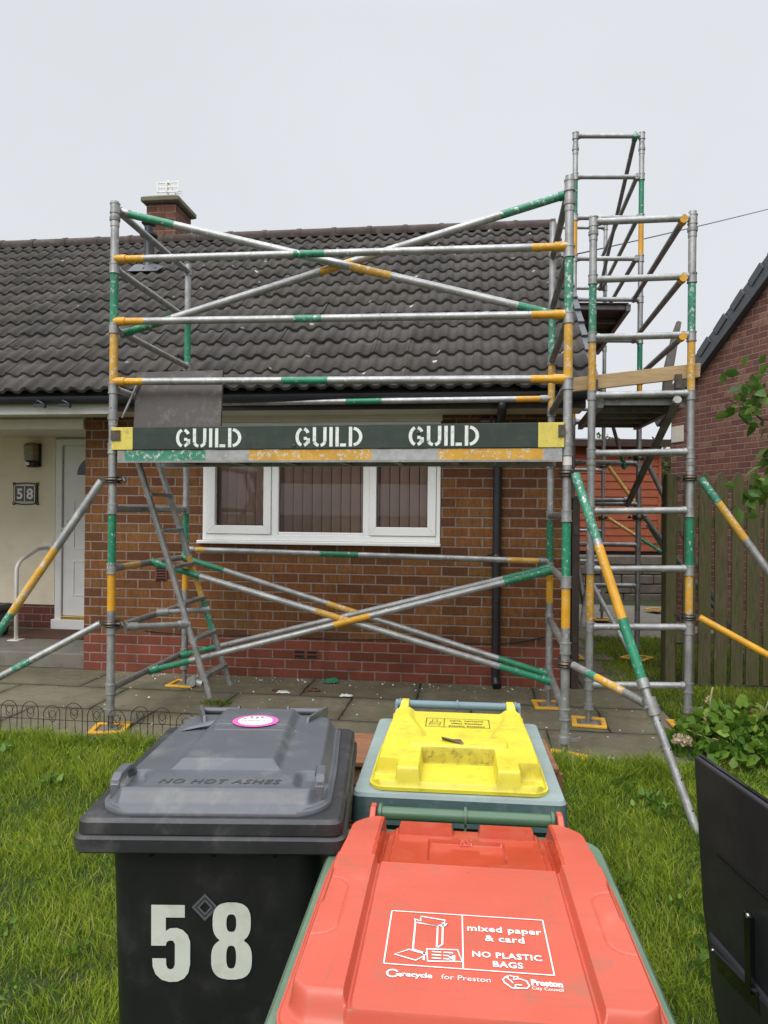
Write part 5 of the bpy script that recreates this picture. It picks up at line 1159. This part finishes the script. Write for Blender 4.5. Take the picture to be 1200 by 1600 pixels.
k.add([Q(*p) for p in bx((.82, .13), (.90, .13), (.90, .22), (.82, .22))], [(0, 1, 2, 3)])
put(k, text_faces('recycle', .0165, .0004, align='LEFT'), lambda u, v: Q(-.107 + u, .132 + v)); put(k, text_faces('for Preston', .0165, -.0001, align='LEFT'), lambda u, v: Q(-.046 + u, .132 + v))
ribbon(k, arc(-.121, .1375, .0085, .0085, 30, 330, 16), .0032, Q); k.add([Q(-.116, .1375), Q(-.104, .139), Q(-.108, .129)], [(0, 1, 2)])
put(k, text_faces('Preston', .0185, .0008, align='LEFT'), lambda u, v: Q(.090 + u * .82, .133 + v)); put(k, text_faces('City Council', .0105, 0, align='LEFT'), lambda u, v: Q(.090 + u * .88, .1225 + v))
ribbon(k, [(.052, .147), (.058, .152), (.066, .150), (.064, .143), (.074, .146), (.084, .141), (.087, .131), (.083, .124), (.060, .123), (.055, .129), (.050, .134), (.048, .141)], .0026, Q, closed=True)
ribbon(k, [(.058, .152), (.055, .145), (.060, .140), (.063, .134)], .0024, Q); ribbon(k, [(.066, .124), (.066, .131), (.076, .131)], .0022, Q); ribbon(k, [(.066, .150), (.072, .151), (.070, .146)], .0022, Q)
k.build('lid_print', PRINTW, lid, recalc=False)
k = MB(); put(k, text_faces('BSI', .020, .0004), lambda u, v: Q(u * 1.1, .640 + v)); k.build('embossed_words', BINRED, lid, recalc=False)
wheels(t, .28, .64)

# ================================================================== slatted planter behind the bins
p = RT0 * .265 + FW * 2.84
t = thing('planter', 'slatted orange brown wooden planter half hidden behind the yellow lidded bin', 'planter', (p.x, p.y, -.24), YAW - R(4))
k = MB()
for i in range(9): k.box(-.40, .40, -.012, .006, .02 + i * .074, .02 + i * .074 + .066); k.box(-.40, .40, .302, .32, .02 + i * .074, .02 + i * .074 + .066)
k.build('front_slats', CRATEW, t, bevel=.002)
for sx in (-1, 1):
    k = MB()
    for i in range(9): k.box(sx * .41 - .009, sx * .41 + .009, .008, .30, .02 + i * .074, .02 + i * .074 + .066)
    k.build('side_slats', CRATEW, t, bevel=.002)
    k = MB(); k.box(sx * .415 - .02, sx * .415 + .02, -.035, -.013, 0, .69); k.build('post', CRATEW, t, bevel=.003)
k = MB(); k.box(-.42, .42, -.04, .33, .692, .712); k.build('top_rail', CRATEW, t, bevel=.003)

# ================================================================== discarded television
t = thing('television', 'large black flat television seen from behind, standing on the lawn edge', 'television', tuple(RT0 * 1.10 + FW * 2.0 + Vector((0, 0, -.26))), 0, world=True)
Ot = RT0 * 1.052 + FW * 2.4 + Vector((0, 0, .655)); uu = (RT0 * .055 - FW).normalized(); vv = (RT0 * .062 + Vector((0, 0, -.92))).normalized(); nn = uu.cross(vv).normalized()
if nn.dot(RT0) > 0: nn = -nn
def TV(u, v, n=0.0): return tuple(Ot + uu * u + vv * v + nn * n)
def tvp(px_, py_):
    d = ray(px_, py_); tt = (Ot - CAM).dot(nn) / d.dot(nn); q = CAM + d * tt - Ot; return q.dot(uu), q.dot(vv)
HH = .915
ol = [(0, 0), (1.46, 0), (1.46, HH), (.16, HH)] + [(.16 - .13 * math.sin(R(a)), HH - .22 + .22 * math.cos(R(a))) for a in range(15, 91, 15)] + [(.0, HH - .42)]
k = MB(); k.prism(ol, lambda u, v: TV(u, v, -.012), lambda u, v: TV(u, v, .0)); k.build('screen_panel', TVGLOSS, t)
ins = [(.004 if u < .1 and v < .6 else u + (.004 if u < 1 else -.004), v) for u, v in ol]
k = MB(); k.prism(ins, lambda u, v: TV(u, v, .001), lambda u, v: TV(u, v, .020)); back = k.build('back_cover', TVBLK, t, bevel=.008, seg=3)
lo = [(.05, HH - .36), (1.40, HH - .36), (1.40, HH - .01), (.19, HH - .01), (.10, HH - .09), (.05, HH - .2)]
k = MB(); k.loft([[Vector(TV(u, v, .012)) for u, v in lo], [Vector(TV(u, v, .026)) for u, v in lo], [Vector(TV(u + (.02 if u < .3 else -.02), v + (.012 if v < .7 else -.01), .036)) for u, v in lo]], smooth=False); k.build('electronics_housing', TVBLK, back, bevel=.006)
def strip(name, pts, wd, m, n0=.018, n1=.024):
    k = MB(); q = [tvp(*p) for p in pts]
    (u0, v0), (u1, v1) = q; d_ = Vector((u1 - u0, v1 - v0, 0)).normalized(); e = Vector((-d_.y, d_.x, 0)) * wd
    po = [(u0 - e.x, v0 - e.y), (u1 - e.x, v1 - e.y), (u1 + e.x, v1 + e.y), (u0 + e.x, v0 + e.y)]
    k.prism(po, lambda u, v: TV(u, v, n0), lambda u, v: TV(u, v, n1)); return k.build(name, m, back, bevel=.0015)
strip('seam_ridge', ((1131, 1333), (1215, 1406)), .0035, TVGLOSS)
strip('vent_slot', ((1137, 1498), (1205, 1566)), .028, TVGLOSS, .03, .0385); strip('vent_edge', ((1136, 1484), (1200, 1546)), .003, TVBLK, .03, .044)
strip('mount_channel', ((1190, 1425), (1191, 1545)), .016, TVGLOSS, .03, .045)
k = MB(); q = tvp(1192, 1427); k.tube(TV(q[0], q[1], .04), TV(q[0], q[1], .050), .006, 10); q = tvp(1131, 1482); k.tube(TV(q[0], q[1], .03), TV(q[0], q[1], .042), .004, 10); k.build('screw', STEEL, back)
# ================================================================== wire edging, litter
t = thing('wire_edging', 'low rusty wire hoop edging along the lawn beside the path', 'edging', (-2.4, 4.34, 0), world=True)
rnd = random.Random(6)
for i in range(13):
    xc = -3.55 + i * .1475; hgt = .185 + (.022 if i % 3 else .0) + rnd.uniform(-.012, .012); k = MB(); y = 4.335 + rnd.uniform(-.008, .008); z0 = -.02; lean = rnd.uniform(-.012, .012)
    hp = [(xc - .056, y, z0)] + [(xc - .056 * math.cos(R(a)) + lean * math.sin(R(a)), y, hgt - .055 + .055 * math.sin(R(a))) for a in range(0, 181, 20)] + [(xc + .056, y, z0)]
    k.path(hp, .0026, 5)
    k.path([(xc + lean * .6 + .024 * math.sin(R(a)), y + .003, hgt - .070 - .038 * math.cos(R(a)) * (1 if math.cos(R(a)) < 0 else .9)) for a in range(0, 360, 30)], .0022, 5, 0, True)
    k.path([(xc + lean * .5, y + .003, hgt - .10), (xc + .005, y, hgt * .5), (xc + .012, y, z0)], .0022, 5)
    for s in (-1, 1): k.path([(xc + lean * .5, y + .003, hgt - .085), (xc + s * .022, y + .003, hgt - .06), (xc + s * .032 + lean, y + .003, hgt - .03)], .0020, 5)
    k.build('hoop', WIRE, t)
k = MB(); k.path([(-3.62, 4.335, .105), (-2.6, 4.337, .10), (-1.7, 4.335, .105)], .0024, 5); k.build('cross_wire', WIRE, t)
def scrap(label, cat, px_, py_, size, m, seed, asp=.5):
    p = atZ(px_, py_, .004); r_ = random.Random(seed); k = MB(); n = 7; vs = []
    for j in range(n):
        for i in range(n): vs.append((p.x + size * (i / (n - 1) - .5) + r_.uniform(-.1, .1) * size, p.y + size * asp * (j / (n - 1) - .5) * 2 + r_.uniform(-.1, .1) * size, .006 + r_.uniform(0, .22) * size * (1 if 0 < i < n - 1 and 0 < j < n - 1 else .25)))
    k.add(vs, [(j * n + i, j * n + i + 1, (j + 1) * n + i + 1, (j + 1) * n + i) for j in range(n - 1) for i in range(n - 1)], 0, True)
    tag(k.build('litter', m), label, cat)
scrap('crumpled green plastic scrap lying against the brick plinth', 'litter', 518, 1065, .13, GREENBAG, 1); scrap('flat torn strip of white paper on the slabs', 'litter', 443, 1083, .10, PAPER, 2, .2)
scrap('small white paper scrap in front of the downpipe side of the slabs', 'litter', 541, 1088, .09, PAPER, 3, .3); scrap('dark red leaf scrap on the slabs between the paper pieces', 'litter', 490, 1079, .10, RUSTLEAF, 4, .3); scrap('brown leaf litter near the end of the ladder', 'litter', 432, 1079, .07, RUSTLEAF, 5, .3)

k = MB(); rnd = random.Random(41)
for i in range(280):
    if rnd.random() < .55: x, y = rnd.uniform(-3.2, .8), 6.13 - abs(rnd.gauss(0, .12)) - .01
    else: x, y = rnd.uniform(-3.0, 1.4), rnd.uniform(4.35, 6.0)
    s = rnd.choice((.003, .004, .006, .009)) * rnd.uniform(.7, 1.3); a = rnd.uniform(0, 3); u_, v_ = Vector((math.cos(a), math.sin(a), 0)) * s, Vector((-math.sin(a), math.cos(a), 0)) * s * .7
    p = Vector((x, y, .001)); k.add([p - u_ - v_, p + u_ - v_ * .6, p + u_ * .8 + v_, p - u_ * .7 + v_, p + Vector((0, 0, s * .9))], [(0, 1, 4), (1, 2, 4), (2, 3, 4), (3, 0, 4)])
tag(k.build('mortar_crumbs', PAPER), 'pale mortar crumbs scattered over the paving slabs', 'crumbs', kind='stuff')

# ================================================================== hydrangea and the overhanging tree
c0 = atD(1140, 1207, 4.38); c0.z = -.02
t = thing('hydrangea', 'low leafy hydrangea with dried flower heads at the path corner', 'shrub', tuple(c0), YAW)
rnd = random.Random(14); pts = []
for i in range(900):
    a = rnd.uniform(0, 6.283); r_ = math.sqrt(rnd.random()); x, y = .42 * r_ * math.cos(a) + .07, .32 * r_ * math.sin(a); h = .31 * math.sqrt(max(0, 1 - r_ * r_)) * (1 + .25 * noise.noise((x * 5, y * 5, 2)))
    pts.append((x, y, max(.03, h * rnd.uniform(.55, 1.0))))
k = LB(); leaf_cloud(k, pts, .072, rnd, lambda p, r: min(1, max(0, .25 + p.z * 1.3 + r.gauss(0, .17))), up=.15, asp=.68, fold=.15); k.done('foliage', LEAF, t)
k = MB()
for i in range(26):
    a = rnd.uniform(0, 6.28); k.path([(.1 + rnd.uniform(-.1, .1), rnd.uniform(-.08, .08), 0), (.1 + .25 * math.cos(a), .2 * math.sin(a), .13), (.1 + .36 * math.cos(a), .26 * math.sin(a), .17)], [.007, .005, .003], 5)
k.path([(-.14, -.05, .28), (-.145, -.05, .36), (-.13, -.05, .44)], .005, 5); k.path([(.16, -.06, .26), (.20, -.06, .36), (.22, -.06, .41)], .005, 5); k.build('stems', STALK, t)
def head(px_, py_, D, n, rad, flat, m, name):
    q = atD(px_, py_, D); inv = Matrix.Rotation(-YAW, 4, 'Z') @ (q - c0); k = MB()
    for i in range(n):
        o = Vector([max(-1.6, min(1.6, rnd.gauss(0, 1))) * f_ for f_ in (rad, rad * .6, rad * flat)]) + inv; s = rnd.uniform(.006, .011); nn_ = Vector((rnd.gauss(0, 1), rnd.gauss(-.8, .6), rnd.gauss(.5, .6))).normalized(); u_ = nn_.cross(Vector((0, 0, 1))).normalized(); v_ = nn_.cross(u_)
        k.add([o + (u_ * math.cos(R(a_)) + v_ * math.sin(R(a_))) * s * (1 if a_ % 90 else .75) + nn_ * (.002 if a_ % 90 else 0) for a_ in range(0, 360, 45)], [list(range(8))])
    k.build(name, m, t)
head(1066, 1156, 4.22, 130, .030, .55, PETAL, 'flower_head'); head(1111, 1121, 4.35, 60, .018, .6, PETAL, 'flower_head'); head(1180, 1111, 4.4, 70, .022, .7, RUSTLEAF, 'flower_head'); head(1105, 1092, 4.35, 14, .008, 1, PETAL, 'flower_head')
tp = RT0 * 3.15 + FW * 4.9
t = thing('overhanging_tree', 'leafy branch tips of a young tree reaching in before the picket fence', 'tree', (tp.x, tp.y, -.02))
k = MB(); q = lambda px_, py_, D: atD(px_, py_, D) - Vector((tp.x, tp.y, -.02))
k.path([(0, 0, 0), (.03, .02, .9), (-.04, 0, 1.7), (.0, .03, 2.7)], [.06, .05, .04, .02], 9)
cl = []
for st_, tips in (((-.03, 0, 1.55), [q(1260, 640, 4.7), q(1200, 618, 4.6), q(1165, 600, 4.55)]), ((-.03, 0, 1.6), [q(1250, 660, 4.7), q(1190, 655, 4.55), q(1150, 625, 4.5)]), ((-.02, 0, 1.0), [q(1250, 780, 4.5), q(1205, 765, 4.4), q(1175, 772, 4.35)]), ((-.03, 0, 1.45), [q(1280, 700, 4.6), q(1225, 702, 4.5), q(1195, 712, 4.5)]), ((0, 0, 2.2), [q(1300, 560, 4.9), q(1235, 540, 4.8), q(1205, 575, 4.7)])):
    k.path([st_] + [tuple(p) for p in tips], [.018, .012, .007, .003], 6); cl.append(tips)
k.build('trunk', BARK, t)
rnd = random.Random(77); pts = []
for tips, n, sp in zip(cl, (20, 22, 30, 12, 20), (.055, .055, .06, .045, .07)):
    for i in range(n):
        b_ = tips[1].lerp(tips[2], rnd.uniform(.0, 1.1)); pts.append((b_.x + rnd.gauss(0, sp), b_.y + rnd.gauss(0, sp), b_.z + rnd.gauss(0, sp * .8)))
for i in range(420):
    a = rnd.uniform(0, 6.28); r_ = rnd.uniform(0, .55); pts.append((.30 + r_ * math.cos(a), .2 + r_ * math.sin(a), rnd.uniform(1.5, 3.1)))
k = LB(); leaf_cloud(k, pts, .105, rnd, lambda p, r: min(1, max(0, r.gauss(.5, .22))), up=-.25, asp=.56, fold=.2); k.done('crown', TREEL, t)

# ================================================================== grass
def grass(name, regions, seed, label=None):
    rs = np.random.RandomState(seed); V = []; T = []; N = 0
    for (x0, x1, y0, y1, n, h0, zf) in regions:
        x = rs.uniform(x0, x1, n); y = rs.uniform(y0, y1, n)
        cx = np.array([noise.noise((a * 2.2, b * 2.2, seed)) for a, b in zip(x, y)]); cy = np.array([noise.noise((a * 5.5, b * 5.5, seed + 9)) for a, b in zip(x, y)])
        z = np.array([zf(a, b) for a, b in zip(x, y)]) - .006
        h = h0 * (1 + .55 * cx + .5 * cy) * rs.uniform(.55, 1.35, n); h = np.maximum(h, .018)
        ang = rs.uniform(0, 2 * np.pi, n); la = rs.uniform(0, 2 * np.pi, n) * .75 + np.pi * 1.5 * cy; lean = h * rs.uniform(.10, .95, n)
        wd = rs.uniform(.0011, .0026, n) * (1 + (y > 4) * .25)
        ux, uy = np.cos(ang) * wd, np.sin(ang) * wd; lx, ly = np.cos(la) * lean, np.sin(la) * lean
        P = np.zeros((n, 7, 3))
        for i, (t_, w_) in enumerate(((0, 1.0), (.38, .9), (.72, .62))):
            b = t_ ** 1.8; P[:, 2 * i, 0] = x - ux * w_ + lx * b; P[:, 2 * i, 1] = y - uy * w_ + ly * b; P[:, 2 * i, 2] = z + h * t_ * (1 - .12 * t_)
            P[:, 2 * i + 1, 0] = x + ux * w_ + lx * b; P[:, 2 * i + 1, 1] = y + uy * w_ + ly * b; P[:, 2 * i + 1, 2] = z + h * t_ * (1 - .12 * t_)
        P[:, 6, 0] = x + lx; P[:, 6, 1] = y + ly; P[:, 6, 2] = z + h * .86
        V.append(P.reshape(-1, 3)); tn = np.clip(.46 + .30 * cx + .16 * cy + rs.normal(0, .20, n), 0, .90); dry = rs.random_sample(n) < .045; tn[dry] = rs.uniform(.9, 1, dry.sum()); T.append(np.repeat(tn, 7)); N += n
    V = np.concatenate(V); T = np.concatenate(T); base = (np.arange(N) * 7)[:, None]
    quads = np.concatenate([base + np.array([0, 1, 3, 2]), base + np.array([2, 3, 5, 4])], 1).reshape(-1, 4); tris = base + np.array([4, 5, 6])
    me = bpy.data.meshes.new(name); me.vertices.add(len(V)); me.vertices.foreach_set('co', V.ravel().astype(np.float32))
    nl = quads.size + tris.size; me.loops.add(nl); me.loops.foreach_set('vertex_index', np.concatenate([quads.ravel(), tris.ravel()]).astype(np.int32))
    ns = np.concatenate([np.arange(len(quads)) * 4, quads.size + np.arange(len(tris)) * 3]); me.polygons.add(len(ns)); me.polygons.foreach_set('loop_start', ns.astype(np.int32))
    me.update(calc_edges=True); me.validate(); me.materials.append(GRASS)
    a = me.attributes.new('tone', 'FLOAT', 'POINT'); a.data.foreach_set('value', T.astype(np.float32))
    me.polygons.foreach_set('use_smooth', np.ones(len(me.polygons), dtype=bool))
    o = bpy.data.objects.new(name, me); COL.objects.link(o); tag(o, label, 'grass', kind='stuff'); return o
k = LB(); rnd = random.Random(31)
for (x0, x1, y0, y1, n) in ((-3.2, -.3, 1.3, 4.2, 70), (.6, 1.8, 1.5, 4.2, 42), (1.5, 3.2, 4.3, 6.3, 20)):
    for i in range(n):
        cx_, cy_ = rnd.uniform(x0, x1), rnd.uniform(y0, y1); m_ = rnd.randint(6, 22); sp = rnd.uniform(.015, .07)
        leaf_cloud(k, [(cx_ + rnd.gauss(0, sp), cy_ + rnd.gauss(0, sp), lawn_z(cx_, cy_) + rnd.uniform(.015, .05)) for _ in range(m_)], rnd.choice((.022, .028, .05)), rnd, lambda p, r: r.random(), up=.6, asp=.6)
tag(k.done('lawn_weeds', WEED, None), 'clover and broad leaved weeds scattered through the lawn', 'weeds', kind='stuff')
fl = lambda z: (lambda x, y: z)
grass('grass', [(-3.6, -.15, 1.05, 4.27, 150000, .058, lawn_z), (-3.6, -1.2, 4.14, 4.275, 5000, .095, lawn_z), (.05, 1.75, 1.3, 4.26, 88000, .058, lawn_z), (.45, 1.35, 4.10, 4.27, 3500, .10, lawn_z), (-.25, .2, 3.4, 4.26, 4000, .07, lawn_z), (1.42, 4.2, 3.0, 6.38, 52000, .055, lambda x, y: lawn_z(x, y) if y < 4.28 else -.010)], 3, 'long uneven grass of the front lawn')
grass('grass', [(1.36, 3.4, 6.6, 8.85, 14000, .06, fl(-.02)), (1.22, 1.45, 6.3, 8.6, 2600, .035, fl(-.006))], 8, 'rough grass strip behind the fence beside the passage')
q = atZ(337, 1100, 0.0); grass('moss_tuft', [(q.x - .10, q.x + .12, q.y - .05, q.y + .06, 240, .045, fl(.0))], 12, 'tuft of thin grass growing in the slab joint under the ladder')
bpy.context.view_layer.update()
